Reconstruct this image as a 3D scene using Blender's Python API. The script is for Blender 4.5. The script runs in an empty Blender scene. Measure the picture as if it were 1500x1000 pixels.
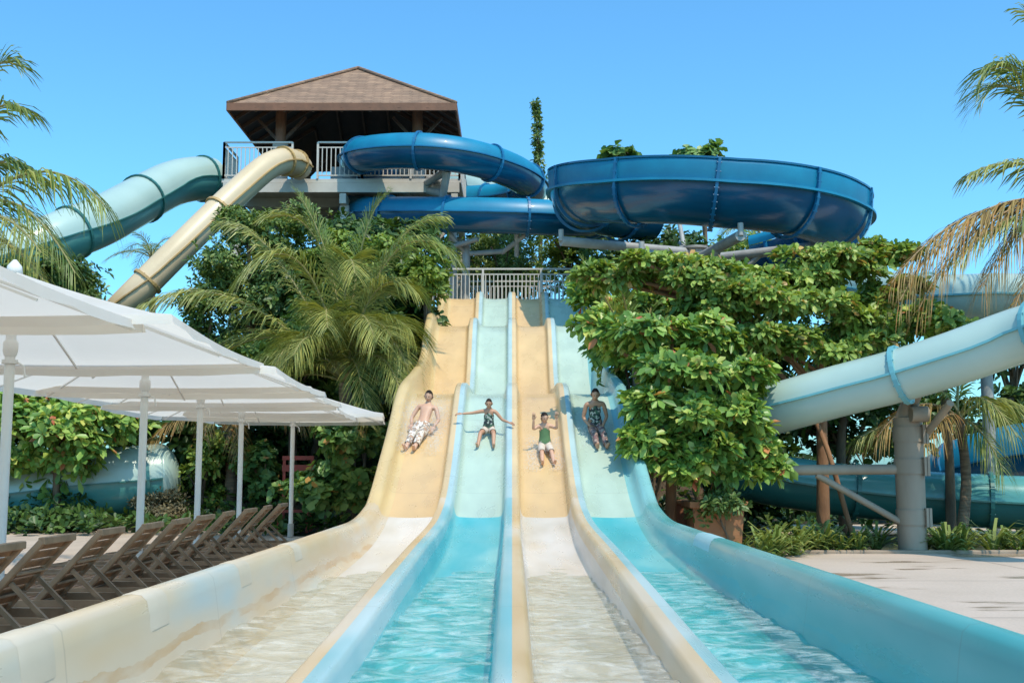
import bpy, math, random
import numpy as np
from mathutils import Vector, Matrix

sc = bpy.context.scene
COL = sc.collection
random.seed(7)
F = 1650.0
Z0 = 1.29
TH = math.atan(190.0 / F)
CT, ST = math.cos(TH), math.sin(TH)


def P(px, py, Y):
    """World point seen at photograph pixel (px, py), at distance Y in front of the camera."""
    x = (px - 750.0) / F
    y = (500.0 - py) / F
    d = Vector((x, CT - y * ST, ST + y * CT))
    t = Y / d.y
    return Vector((d.x * t, Y, Z0 + d.z * t))


# ------------------------------------------------------------------ materials
def newmat(name):
    m = bpy.data.materials.new(name)
    m.use_nodes = True
    nt = m.node_tree
    return m, nt, nt.nodes['Principled BSDF']


def N(nt, typ, **kw):
    n = nt.nodes.new(typ)
    for k, v in kw.items():
        if k in n.inputs:
            n.inputs[k].default_value = v
        else:
            setattr(n, k, v)
    return n


def L(nt, a, b):
    nt.links.new(a, b)


def c4(c):
    return (c[0], c[1], c[2], 1.0)


def coords(nt, world=False, scale=(1, 1, 1)):
    if world:
        g = N(nt, 'ShaderNodeNewGeometry')
        src = g.outputs['Position']
    else:
        g = N(nt, 'ShaderNodeTexCoord')
        src = g.outputs['Object']
    mp = N(nt, 'ShaderNodeMapping')
    mp.inputs['Scale'].default_value = scale
    L(nt, src, mp.inputs['Vector'])
    return mp.outputs['Vector']


def noise(nt, vec, scale, detail=4, rough=0.55):
    n = N(nt, 'ShaderNodeTexNoise')
    n.inputs['Scale'].default_value = scale
    n.inputs['Detail'].default_value = detail
    n.inputs['Roughness'].default_value = rough
    L(nt, vec, n.inputs['Vector'])
    return n.outputs['Fac']


def ramp(nt, fac, stops, interp='LINEAR'):
    r = N(nt, 'ShaderNodeValToRGB')
    e = r.color_ramp.elements
    while len(e) < len(stops):
        e.new(0.5)
    for i, (p, c) in enumerate(stops):
        e[i].position = p
        e[i].color = c4(c) if len(c) == 3 else c
    r.color_ramp.interpolation = interp
    L(nt, fac, r.inputs['Fac'])
    return r.outputs['Color']


def mixc(nt, fac, a, b, blend='MIX'):
    m = N(nt, 'ShaderNodeMix', data_type='RGBA', blend_type=blend)
    if isinstance(fac, (int, float)):
        m.inputs[0].default_value = fac
    else:
        L(nt, fac, m.inputs[0])
    for s, v in ((6, a), (7, b)):
        if isinstance(v, tuple):
            m.inputs[s].default_value = c4(v)
        else:
            L(nt, v, m.inputs[s])
    return m.outputs[2]


def math_(nt, op, a, b=None, c=None):
    m = N(nt, 'ShaderNodeMath', operation=op)
    for i, v in enumerate((a, b, c)):
        if v is None:
            continue
        if isinstance(v, (int, float)):
            m.inputs[i].default_value = v
        else:
            L(nt, v, m.inputs[i])
    return m.outputs[0]


def bump(nt, bsdf, h, strength=0.3, dist=0.02):
    b = N(nt, 'ShaderNodeBump')
    b.inputs['Strength'].default_value = strength
    b.inputs['Distance'].default_value = dist
    L(nt, h, b.inputs['Height'])
    L(nt, b.outputs['Normal'], bsdf.inputs['Normal'])


def plain(name, c1, c2=None, scale=4.0, rough=0.5, bmp=0.0, bscale=None, coat=0.0, spec=0.5, metal=0.0, world=False,
          stretch=(1, 1, 1)):
    """Base colour that wanders between c1 and c2 with noise."""
    m, nt, b = newmat(name)
    c2 = c2 or tuple(x * 0.75 for x in c1)
    v = coords(nt, world, stretch)
    n = noise(nt, v, scale)
    L(nt, ramp(nt, n, [(0.32, c2), (0.68, c1)]), b.inputs['Base Color'])
    b.inputs['Roughness'].default_value = rough
    b.inputs['Metallic'].default_value = metal
    b.inputs['Specular IOR Level'].default_value = spec
    if coat:
        b.inputs['Coat Weight'].default_value = coat
        b.inputs['Coat Roughness'].default_value = 0.08
    if bmp:
        bump(nt, b, noise(nt, v, bscale or scale * 6, 5), bmp)
    return m


def leafmat(name, stops, trans=0.3, rough=0.42, clump=True):
    m, nt, b = newmat(name)
    g = N(nt, 'ShaderNodeNewGeometry')
    col = ramp(nt, g.outputs['Random Per Island'], stops)
    if clump:
        n = noise(nt, coords(nt), 1.3, 2)
        col = mixc(nt, 1.0, col, ramp(nt, n, [(0.35, (0.72, 0.78, 0.75)), (0.65, (1.15, 1.1, 0.95))]), 'MULTIPLY')
    L(nt, col, b.inputs['Base Color'])
    b.inputs['Roughness'].default_value = rough
    b.inputs['Specular IOR Level'].default_value = 0.35
    t = N(nt, 'ShaderNodeBsdfTranslucent')
    tc = mixc(nt, 1.0, col, (1.35, 1.25, 0.5), 'MULTIPLY')
    L(nt, tc, t.inputs['Color'])
    mx = N(nt, 'ShaderNodeMixShader')
    mx.inputs[0].default_value = trans
    L(nt, b.outputs[0], mx.inputs[1])
    L(nt, t.outputs[0], mx.inputs[2])
    L(nt, mx.outputs[0], nt.nodes['Material Output'].inputs['Surface'])
    return m


def slidemat(name, upper, lower, wall=None, seam_y=15.5, stain=None):
    """Fibreglass lane: one gelcoat above the joint at seam_y, another in the run-out; panel seams, scuffs."""
    m, nt, b = newmat(name)
    g = N(nt, 'ShaderNodeNewGeometry')
    sep = N(nt, 'ShaderNodeSeparateXYZ')
    L(nt, g.outputs['Position'], sep.inputs[0])
    y = sep.outputs['Y']
    step = math_(nt, 'GREATER_THAN', y, seam_y)
    v = coords(nt, True, (1, 0.16, 1))
    n = noise(nt, v, 3.0, 5)
    n2 = noise(nt, coords(nt, True, (1.2, 0.35, 1.2)), 1.1, 3)
    up = ramp(nt, n, [(0.3, tuple(x * 0.86 for x in upper)), (0.7, upper)])
    lo = ramp(nt, n2, [(0.36, lower[0]), (0.5, lower[1]), (0.64, lower[2])])
    col = mixc(nt, step, lo, up)
    fr = math_(nt, 'FRACT', math_(nt, 'DIVIDE', y, 2.35))
    seam = math_(nt, 'LESS_THAN', fr, 0.006)
    col = mixc(nt, math_(nt, 'MULTIPLY', seam, 0.2), col, (0.12, 0.10, 0.08))
    L(nt, col, b.inputs['Base Color'])
    L(nt, ramp(nt, n, [(0.3, (0.2,) * 3), (0.7, (0.42,) * 3)]), b.inputs['Roughness'])
    b.inputs['Specular IOR Level'].default_value = 0.5
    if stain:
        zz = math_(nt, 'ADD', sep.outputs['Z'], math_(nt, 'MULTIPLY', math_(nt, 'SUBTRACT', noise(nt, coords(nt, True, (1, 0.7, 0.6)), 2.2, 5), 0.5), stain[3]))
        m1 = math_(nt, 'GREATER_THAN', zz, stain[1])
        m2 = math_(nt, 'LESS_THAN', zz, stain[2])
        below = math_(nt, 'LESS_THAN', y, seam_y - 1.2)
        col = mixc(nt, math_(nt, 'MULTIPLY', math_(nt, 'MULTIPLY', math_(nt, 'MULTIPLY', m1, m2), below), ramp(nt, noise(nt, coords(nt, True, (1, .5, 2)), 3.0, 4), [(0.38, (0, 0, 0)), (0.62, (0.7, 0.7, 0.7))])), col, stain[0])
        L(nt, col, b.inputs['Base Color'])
    return m


def watermat(name, tint, foamc, foam_lo):
    m, nt, b = newmat(name)
    nt.nodes.remove(b)
    v = coords(nt, True, (1.0, 0.75, 1.0))
    w = N(nt, 'ShaderNodeTexNoise')
    w.inputs['Scale'].default_value = 9.0
    w.inputs['Detail'].default_value = 6
    w.inputs['Distortion'].default_value = 0.5
    L(nt, v, w.inputs['Vector'])
    bp = N(nt, 'ShaderNodeBump')
    bp.inputs['Strength'].default_value = 0.32
    bp.inputs['Distance'].default_value = 0.06
    L(nt, w.outputs['Fac'], bp.inputs['Height'])
    fr = N(nt, 'ShaderNodeFresnel')
    fr.inputs['IOR'].default_value = 1.33
    L(nt, bp.outputs[0], fr.inputs['Normal'])
    tr = N(nt, 'ShaderNodeBsdfTransparent')
    tr.inputs['Color'].default_value = c4(tint)
    gl = N(nt, 'ShaderNodeBsdfGlossy')
    gl.inputs['Roughness'].default_value = 0.06
    L(nt, bp.outputs[0], gl.inputs['Normal'])
    mx = N(nt, 'ShaderNodeMixShader')
    L(nt, math_(nt, 'MINIMUM', math_(nt, 'MULTIPLY', fr.outputs[0], 0.6), 0.4), mx.inputs[0])
    L(nt, tr.outputs[0], mx.inputs[1])
    L(nt, gl.outputs[0], mx.inputs[2])
    fo = N(nt, 'ShaderNodeTexNoise')
    fo.inputs['Scale'].default_value = 8.5
    fo.inputs['Detail'].default_value = 8
    fo.inputs['Roughness'].default_value = 0.68
    fo.inputs['Distortion'].default_value = 0.8
    L(nt, coords(nt, True, (0.6, 0.9, 1)), fo.inputs['Vector'])
    fm = ramp(nt, fo.outputs['Fac'], [(foam_lo - .04, (0.03, 0.03, 0.03)), (foam_lo + 0.3, (0.55, 0.55, 0.55))])
    df = N(nt, 'ShaderNodeBsdfDiffuse')
    df.inputs['Color'].default_value = c4(foamc)
    L(nt, bp.outputs[0], df.inputs['Normal'])
    m2 = N(nt, 'ShaderNodeMixShader')
    L(nt, fm, m2.inputs[0])
    L(nt, mx.outputs[0], m2.inputs[1])
    L(nt, df.outputs[0], m2.inputs[2])
    L(nt, m2.outputs[0], nt.nodes['Material Output'].inputs['Surface'])
    return m


M = {}
M['yellow_lane'] = slidemat('yellow_gelcoat', (0.67, 0.45, 0.22), ((0.55, 0.48, 0.39), (0.64, 0.57, 0.49), (0.70, 0.64, 0.58)))
M['blue_lane'] = slidemat('aqua_gelcoat', (0.46, 0.565, 0.465), ((0.07, 0.40, 0.43), (0.12, 0.45, 0.48), (0.22, 0.52, 0.52)))
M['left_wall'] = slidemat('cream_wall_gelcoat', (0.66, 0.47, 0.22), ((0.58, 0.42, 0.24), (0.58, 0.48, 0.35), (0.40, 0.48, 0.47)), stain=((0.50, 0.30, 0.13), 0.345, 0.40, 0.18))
M['right_wall'] = slidemat('teal_wall_gelcoat', (0.24, 0.50, 0.49), ((0.07, 0.32, 0.31), (0.12, 0.37, 0.355), (0.22, 0.43, 0.41)), stain=((0.02, 0.36, 0.39), 0.0, 0.40, 0.24))
M['ridge_yellow'] = slidemat('ridge_yellow', (0.68, 0.49, 0.27), ((0.56, 0.37, 0.18), (0.64, 0.46, 0.27), (0.66, 0.53, 0.39)))
M['ridge_blue'] = slidemat('ridge_blue', (0.43, 0.56, 0.55), ((0.18, 0.42, 0.44), (0.31, 0.49, 0.50), (0.47, 0.57, 0.56)))
M['water_blue'] = watermat('pool_water', (0.58, 0.93, 0.92), (0.74, 0.86, 0.84), 0.475)
M['water_clear'] = watermat('pool_water_clear', (0.90, 0.91, 0.85), (0.74, 0.72, 0.66), 0.47)
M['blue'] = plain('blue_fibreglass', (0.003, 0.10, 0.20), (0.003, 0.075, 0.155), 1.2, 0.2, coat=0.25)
M['blue_top'] = plain('light_blue_fibreglass', (0.006, 0.225, 0.37), (0.005, 0.17, 0.30), 1.3, 0.42, coat=0.05)  # upper shells and walls, a paler blue than the lower shells
M['blue_rim'] = plain('blue_flange', (0.01, 0.16, 0.32), (0.008, 0.11, 0.24), 2, 0.35)
M['beige'] = plain('beige_fibreglass', (0.68, 0.52, 0.33), (0.60, 0.45, 0.27), 0.7, 0.4, coat=0.2)
M['beige_rim'] = plain('beige_flange', (0.52, 0.33, 0.12), (0.4, 0.25, 0.1), 2, 0.5)
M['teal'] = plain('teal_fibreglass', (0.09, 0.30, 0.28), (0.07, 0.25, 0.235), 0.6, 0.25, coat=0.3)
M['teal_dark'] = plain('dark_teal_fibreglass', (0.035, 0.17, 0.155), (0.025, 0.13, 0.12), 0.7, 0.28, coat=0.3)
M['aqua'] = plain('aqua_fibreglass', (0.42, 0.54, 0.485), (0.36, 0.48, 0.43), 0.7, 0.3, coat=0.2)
M['aqua_rim'] = plain('aqua_flange', (0.16, 0.42, 0.46), (0.12, 0.35, 0.4), 2, 0.4)
M['white_fabric'] = plain('white_canvas', (0.80, 0.78, 0.74), (0.74, 0.72, 0.68), 1.5, 0.85, bmp=0.1, bscale=60)
M['white_paint'] = plain('white_powdercoat', (0.76, 0.73, 0.68), (0.68, 0.65, 0.6), 3, 0.4)
M['cream_paint'] = plain('cream_paint', (0.60, 0.55, 0.48), (0.50, 0.46, 0.4), 2, 0.5)
M['galv'] = plain('galvanised_steel', (0.42, 0.41, 0.38), (0.30, 0.29, 0.27), 3, 0.5, bmp=0.08)
M['grey_col'] = plain('weathered_steel_column', (0.36, 0.295, 0.22), (0.25, 0.20, 0.145), 1.6, 0.6, bmp=0.15, stretch=(1, 1, 0.3))
M['concrete_col'] = plain('pale_concrete', (0.46, 0.43, 0.37), (0.36, 0.34, 0.3), 2, 0.8, bmp=0.2)
M['brown_wood'] = plain('dark_brown_timber', (0.11, 0.055, 0.03), (0.06, 0.03, 0.018), 3, 0.6, bmp=0.2, stretch=(1, 1, 6))
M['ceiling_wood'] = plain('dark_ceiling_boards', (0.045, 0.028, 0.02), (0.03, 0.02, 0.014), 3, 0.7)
M['red_wood'] = plain('red_brown_timber', (0.24, 0.10, 0.05), (0.16, 0.07, 0.035), 3, 0.6, bmp=0.2, stretch=(1, 6, 1))
M['lounger'] = plain('brown_wicker', (0.30, 0.15, 0.065), (0.14, 0.068, 0.03), 8, 0.55, bmp=0.5, bscale=70)
M['lounger_frame'] = plain('brown_lounger_frame', (0.36, 0.21, 0.115), (0.22, 0.125, 0.065), 6, 0.45)
M['trunk'] = plain('grey_brown_bark', (0.22, 0.15, 0.09), (0.11, 0.075, 0.05), 5, 0.9, bmp=0.7, bscale=26, stretch=(1, 1, 0.35))
M['trunk_red'] = plain('orange_brown_bark', (0.34, 0.17, 0.08), (0.2, 0.10, 0.05), 5, 0.85, bmp=0.6, bscale=26, stretch=(1, 1, 0.35))
M['palm_bark'] = plain('palm_bark', (0.27, 0.19, 0.12), (0.13, 0.09, 0.06), 9, 0.9, bmp=0.8, bscale=22, stretch=(0.3, 0.3, 2.5))
M['terracotta'] = plain('terracotta', (0.42, 0.19, 0.08), (0.3, 0.13, 0.06), 3, 0.8, bmp=0.2)
M['red'] = plain('red_paint', (0.42, 0.05, 0.03), (0.32, 0.04, 0.02), 3, 0.5)
M['skin'] = plain('skin', (0.62, 0.36, 0.24), (0.55, 0.30, 0.19), 6, 0.5)
M['skin_tan'] = plain('tanned_skin', (0.52, 0.28, 0.17), (0.46, 0.23, 0.135), 6, 0.5)
M['hair'] = plain('dark_hair', (0.03, 0.018, 0.012), (0.015, 0.01, 0.008), 20, 0.8, spec=0.2)
M['eye'] = plain('dark_eye', (0.02, 0.015, 0.012), None, 5, 0.3)
M['lips'] = plain('lips', (0.36, 0.12, 0.09), None, 5, 0.4)
M['green_suit'] = plain('green_swim_top', (0.13, 0.25, 0.11), (0.09, 0.18, 0.08), 12, 0.7)


def printmat(name, cols, scale):
    m, nt, b = newmat(name)
    v = N(nt, 'ShaderNodeTexVoronoi')
    v.inputs['Scale'].default_value = scale
    L(nt, coords(nt), v.inputs['Vector'])
    s = N(nt, 'ShaderNodeSeparateColor')
    L(nt, v.outputs['Color'], s.inputs[0])
    k = len(cols)
    L(nt, ramp(nt, s.outputs[0], [(i / k, c) for i, c in enumerate(cols)], 'CONSTANT'), b.inputs['Base Color'])
    b.inputs['Roughness'].default_value = 0.75
    return m


M['print_shorts'] = printmat('printed_swim_shorts', [(0.72, 0.64, 0.56), (0.42, 0.25, 0.16), (0.66, 0.55, 0.42), (0.3, 0.24, 0.2)], 26)
M['print_green'] = printmat('dark_leaf_print', [(0.03, 0.055, 0.045), (0.08, 0.16, 0.10), (0.5, 0.5, 0.42), (0.03, 0.04, 0.05)], 30)
M['print_rose'] = printmat('rose_brown_print', [(0.30, 0.20, 0.17), (0.12, 0.09, 0.08), (0.5, 0.36, 0.28), (0.2, 0.1, 0.1)], 26)
M['white_cloth'] = plain('pale_swim_shorts', (0.66, 0.55, 0.46), (0.58, 0.47, 0.38), 8, 0.8)

LF = {}
LF['almond'] = leafmat('sea_almond_leaf', [(0.0, (0.111, 0.215, 0.052)), (0.45, (0.232, 0.390, 0.090)), (0.8, (0.392, 0.516, 0.129)),
                                           (0.982, (0.600, 0.579, 0.161)), (0.985, (0.600, 0.328, 0.129)), (1.0, (0.600, 0.150, 0.097))], 0.25, 0.36)
LF['olive'] = leafmat('olive_green_leaf', [(0.0, (0.109, 0.190, 0.044)), (0.5, (0.260, 0.381, 0.082)), (0.9, (0.432, 0.508, 0.127)),
                                          (1.0, (0.563, 0.305, 0.127))], 0.28, 0.42)
LF['small'] = leafmat('small_green_leaf', [(0.0, (0.066, 0.125, 0.037)), (0.5, (0.141, 0.221, 0.063)), (1.0, (0.307, 0.377, 0.124))], 0.25, 0.4)
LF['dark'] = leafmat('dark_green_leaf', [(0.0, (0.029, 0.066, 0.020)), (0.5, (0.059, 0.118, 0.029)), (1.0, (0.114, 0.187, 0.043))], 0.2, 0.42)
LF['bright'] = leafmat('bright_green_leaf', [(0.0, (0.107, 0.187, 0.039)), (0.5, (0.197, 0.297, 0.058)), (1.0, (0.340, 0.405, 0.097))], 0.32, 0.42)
LF['grape'] = leafmat('sea_grape_leaf', [(0.0, (0.092, 0.204, 0.066)), (0.5, (0.175, 0.314, 0.098)), (0.95, (0.287, 0.407, 0.131)),
                                         (1.0, (0.600, 0.271, 0.109))], 0.25, 0.4)
LF['dry'] = leafmat('grey_dry_leaf', [(0.0, (0.10, 0.085, 0.05)), (0.5, (0.19, 0.16, 0.095)), (1.0, (0.27, 0.23, 0.15))], 0.2, 0.7)
LF['tuft'] = leafmat('strappy_green_leaf', [(0.0, (0.092, 0.149, 0.033)), (0.5, (0.184, 0.247, 0.061)), (1.0, (0.345, 0.380, 0.121))], 0.25, 0.45, False)
LF['palm'] = leafmat('palm_leaflet', [(0.0, (0.134, 0.162, 0.048)), (0.5, (0.259, 0.288, 0.083)), (0.88, (0.413, 0.394, 0.121)),
                                      (1.0, (0.516, 0.519, 0.197))], 0.28, 0.42)
LF['palm_green'] = leafmat('green_palm_leaflet', [(0.0, (0.110, 0.172, 0.048)), (0.5, (0.219, 0.282, 0.077)), (1.0, (0.438, 0.424, 0.131))], 0.28, 0.42)
LF['palm_dry'] = leafmat('dry_palm_leaflet', [(0.0, (0.184, 0.115, 0.034)), (0.4, (0.345, 0.230, 0.081)), (0.8, (0.460, 0.299, 0.103)),
                                              (1.0, (0.517, 0.196, 0.057))], 0.25, 0.55)
LF['rachis'] = plain('palm_midrib', (0.32, 0.28, 0.10), (0.24, 0.2, 0.07), 6, 0.5)
LF['rachis_dry'] = plain('dry_palm_midrib', (0.36, 0.22, 0.09), (0.26, 0.16, 0.07), 6, 0.6)

# ------------------------------------------------------------------ object helpers
OFF = {}


def thing(name, label, cat, loc=(0, 0, 0), group=None):
    o = bpy.data.objects.new(name, None)
    o.empty_display_size = 0.3
    COL.objects.link(o)
    o.location = loc
    o['label'] = label
    o['category'] = cat
    if group:
        o['group'] = group
    OFF[o] = Vector(loc)
    return o


def tag(o, label=None, cat=None, group=None, kind=None):
    for k, v in (('label', label), ('category', cat), ('group', group), ('kind', kind)):
        if v:
            o[k] = v
    return o


class MB:
    def __init__(s):
        s.v = []
        s.f = []
        s.m = []

    def add(s, vs, fs, mi=0):
        b = len(s.v)
        s.v.extend([tuple(v) for v in vs])
        s.f.extend([tuple(i + b for i in f) for f in fs])
        s.m.extend([mi] * len(fs))
        return s

    def box(s, c, size, rot=None, mi=0):
        h = [x / 2 for x in size]
        vs = []
        for z in (-1, 1):
            for y in (-1, 1):
                for x in (-1, 1):
                    p = Vector((x * h[0], y * h[1], z * h[2]))
                    if rot is not None:
                        p = rot @ p
                    vs.append(p + Vector(c))
        return s.add(vs, [(0, 2, 3, 1), (4, 5, 7, 6), (0, 1, 5, 4), (2, 6, 7, 3), (0, 4, 6, 2), (1, 3, 7, 5)], mi)

    def bar(s, a, b, w, h=None, mi=0, up=(0, 0, 1)):
        """Square bar from a to b."""
        a, b = Vector(a), Vector(b)
        d = b - a
        ln = d.length
        d = d / ln
        up = Vector(up)
        if abs(d.dot(up)) > 0.98:
            up = Vector((0, 1, 0))
        r = d.cross(up).normalized()
        u = r.cross(d)
        rot = Matrix((r, d, u)).transposed()
        return s.box((a + b) / 2, (w, ln, h or w), rot, mi)

    def tube(s, pts, rad, n=10, caps=True, mi=0, closed=False):
        pts = [Vector(p) for p in pts]
        k = len(pts)
        if not hasattr(rad, '__len__'):
            rad = [rad] * k
        vs = []
        ref = None
        for i, p in enumerate(pts):
            if closed:
                t = pts[(i + 1) % k] - pts[i - 1]
            else:
                t = pts[min(i + 1, k - 1)] - pts[max(i - 1, 0)]
            t.normalize()
            if ref is None:
                ref = Vector((0, 0, 1)) if abs(t.z) < 0.9 else Vector((1, 0, 0))
            a = t.cross(ref)
            if a.length < 1e-4:
                ref = Vector((1, 0.3, 0.2))
                a = t.cross(ref)
            a.normalize()
            b = a.cross(t)
            ref = b
            for j in range(n):
                an = 2 * math.pi * j / n
                vs.append(p + (a * math.cos(an) + b * math.sin(an)) * rad[i])
        fs = []
        kk = k if closed else k - 1
        for i in range(kk):
            i2 = (i + 1) % k
            for j in range(n):
                j2 = (j + 1) % n
                fs.append((i * n + j, i * n + j2, i2 * n + j2, i2 * n + j))
        if caps and not closed:
            fs.append(tuple(range(n - 1, -1, -1)))
            fs.append(tuple((k - 1) * n + j for j in range(n)))
        return s.add(vs, fs, mi)

    def sweep(s, pts, prof, closed_prof=False, mi=0):
        """Sweep profile (side, up) along pts with the up axis kept vertical."""
        pts = [Vector(p) for p in pts]
        k = len(pts)
        n = len(prof)
        vs = []
        for i, p in enumerate(pts):
            t = pts[min(i + 1, k - 1)] - pts[max(i - 1, 0)]
            t.normalize()
            a = t.cross(Vector((0, 0, 1))).normalized()
            b = a.cross(t)
            for (u, w) in prof:
                vs.append(p + a * u + b * w)
        fs = []
        nn = n if closed_prof else n - 1
        for i in range(k - 1):
            for j in range(nn):
                j2 = (j + 1) % n
                fs.append((i * n + j, i * n + j2, (i + 1) * n + j2, (i + 1) * n + j))
        return s.add(vs, fs, mi)

    def build(s, name, mats, parent=None, smooth=False, world=True, bevel=0.0, autosmooth=None):
        me = bpy.data.meshes.new(name)
        o = bpy.data.objects.new(name, me)
        COL.objects.link(o)
        off = Vector((0, 0, 0))
        if parent is not None:
            o.parent = parent
            off = OFF.get(parent, Vector((0, 0, 0))) if world else off
            OFF[o] = OFF.get(parent, Vector((0, 0, 0)))
        else:
            OFF[o] = off
        vs = [(v[0] - off[0], v[1] - off[1], v[2] - off[2]) for v in s.v]
        me.from_pydata(vs, [], s.f)
        if not isinstance(mats, (list, tuple)):
            mats = [mats]
        for m in mats:
            me.materials.append(m)
        if len(mats) > 1:
            me.polygons.foreach_set('material_index', s.m)
        if smooth:
            me.polygons.foreach_set('use_smooth', [True] * len(me.polygons))
            if autosmooth:
                me.update()
                try:
                    me.set_sharp_from_angle(angle=math.radians(autosmooth))
                except Exception:
                    pass
        if bevel:
            b = o.modifiers.new('bevel', 'BEVEL')
            b.width = bevel
            b.segments = 2
            b.limit_method = 'ANGLE'
        me.update()
        return o


def np_mesh(name, V, Fq, mats, parent=None, mi=None, smooth=False):
    """Fast mesh from numpy: V (n,3) world, Fq (m,4) quads."""
    me = bpy.data.meshes.new(name)
    o = bpy.data.objects.new(name, me)
    COL.objects.link(o)
    if parent is not None:
        o.parent = parent
        off = OFF.get(parent, Vector((0, 0, 0)))
        OFF[o] = off
        V = V - np.array(off)
    me.vertices.add(len(V))
    me.vertices.foreach_set('co', np.ascontiguousarray(V, dtype=np.float32).ravel())
    k = Fq.shape[1]
    me.loops.add(Fq.size)
    me.loops.foreach_set('vertex_index', np.ascontiguousarray(Fq, dtype=np.int32).ravel())
    me.polygons.add(len(Fq))
    me.polygons.foreach_set('loop_start', np.arange(0, Fq.size, k, dtype=np.int32))
    if not isinstance(mats, (list, tuple)):
        mats = [mats]
    for m in mats:
        me.materials.append(m)
    if mi is not None:
        me.polygons.foreach_set('material_index', np.ascontiguousarray(mi, dtype=np.int32))
    if smooth:
        me.polygons.foreach_set('use_smooth', np.ones(len(Fq), dtype=bool))
    me.update(calc_edges=True)
    me.validate()
    return o


def copy_tree(o, parent=None):
    c = o.copy()
    COL.objects.link(c)
    if parent is not None:
        c.parent = parent
    for ch in [x for x in bpy.data.objects if x.parent == o]:
        copy_tree(ch, c)
    return c


def spline(pts, step=0.3):
    """Catmull-Rom through points, resampled."""
    p = [Vector(q) for q in pts]
    p = [p[0] * 2 - p[1]] + p + [p[-1] * 2 - p[-2]]
    out = []
    for i in range(1, len(p) - 2):
        a, b, c, d = p[i - 1], p[i], p[i + 1], p[i + 2]
        n = max(2, int((c - b).length / step))
        for j in range(n):
            t = j / n
            out.append(0.5 * ((2 * b) + (c - a) * t + (2 * a - 5 * b + 4 * c - d) * t * t + (3 * b - a - 3 * c + d) * t ** 3))
    out.append(p[-2].copy())
    return out


def pchip(xs, ys):
    xs, ys = np.array(xs, float), np.array(ys, float)
    h = np.diff(xs)
    d = np.diff(ys) / h
    m = np.zeros(len(xs))
    m[0], m[-1] = d[0], d[-1]
    for i in range(1, len(xs) - 1):
        if d[i - 1] * d[i] > 0:
            w1, w2 = 2 * h[i] + h[i - 1], h[i] + 2 * h[i - 1]
            m[i] = (w1 + w2) / (w1 / d[i - 1] + w2 / d[i])

    def f(x):
        x = np.clip(np.asarray(x, float), xs[0], xs[-1])
        i = np.clip(np.searchsorted(xs, x) - 1, 0, len(xs) - 2)
        t = (x - xs[i]) / h[i]
        return ((1 + 2 * t) * (1 - t) ** 2 * ys[i] + t * (1 - t) ** 2 * h[i] * m[i] + t * t * (3 - 2 * t) * ys[i + 1]
                + t * t * (t - 1) * h[i] * m[i + 1])
    return f


def smooth01(a, b, x):
    t = np.clip((np.asarray(x, float) - a) / (b - a), 0, 1)
    return t * t * (3 - 2 * t)


# ------------------------------------------------------------------ ground
def ground_h(x, y):
    m = 2.5 * smooth01(24.5, 31, y) * (1 - smooth01(55, 90, y))
    m = m * (1 - smooth01(3.0, 7.0, x)) * smooth01(-13, -6, x)
    return m - 0.05


def grid_mesh(name, xs, ys, hf, mat, kind='structure', smooth=True):
    X, Y = np.meshgrid(xs, ys)
    Z = hf(X, Y)
    V = np.stack([X, Y, Z], -1).reshape(-1, 3)
    nx, ny = len(xs), len(ys)
    i, j = np.meshgrid(np.arange(nx - 1), np.arange(ny - 1))
    a = (j * nx + i).ravel()
    Fq = np.stack([a, a + 1, a + nx + 1, a + nx], -1)
    o = np_mesh(name, V, Fq, mat, smooth=smooth)
    if kind:
        o['kind'] = kind
    return o


def ground_mat():
    m, nt, b = newmat('mulch_and_soil')
    v = coords(nt, True)
    n1 = noise(nt, v, 0.35, 5)
    n2 = noise(nt, v, 9, 6, 0.7)
    c = ramp(nt, n1, [(0.4, (0.075, 0.05, 0.03)), (0.6, (0.05, 0.065, 0.025))])
    c = mixc(nt, 1.0, c, ramp(nt, n2, [(0.3, (0.5, 0.5, 0.5)), (0.7, (1.5, 1.4, 1.2))]), 'MULTIPLY')
    L(nt, c, b.inputs['Base Color'])
    b.inputs['Roughness'].default_value = 0.95
    bump(nt, b, n2, 0.8, 0.05)
    return m


xs = np.concatenate([np.linspace(-600, -45, 8), np.linspace(-40, 40, 81), np.linspace(45, 600, 8)])
ys = np.concatenate([np.linspace(-60, -5, 6), np.linspace(0, 95, 96), np.linspace(110, 900, 8)])
grid_mesh('ground', xs, ys, ground_h, ground_mat())


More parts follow.
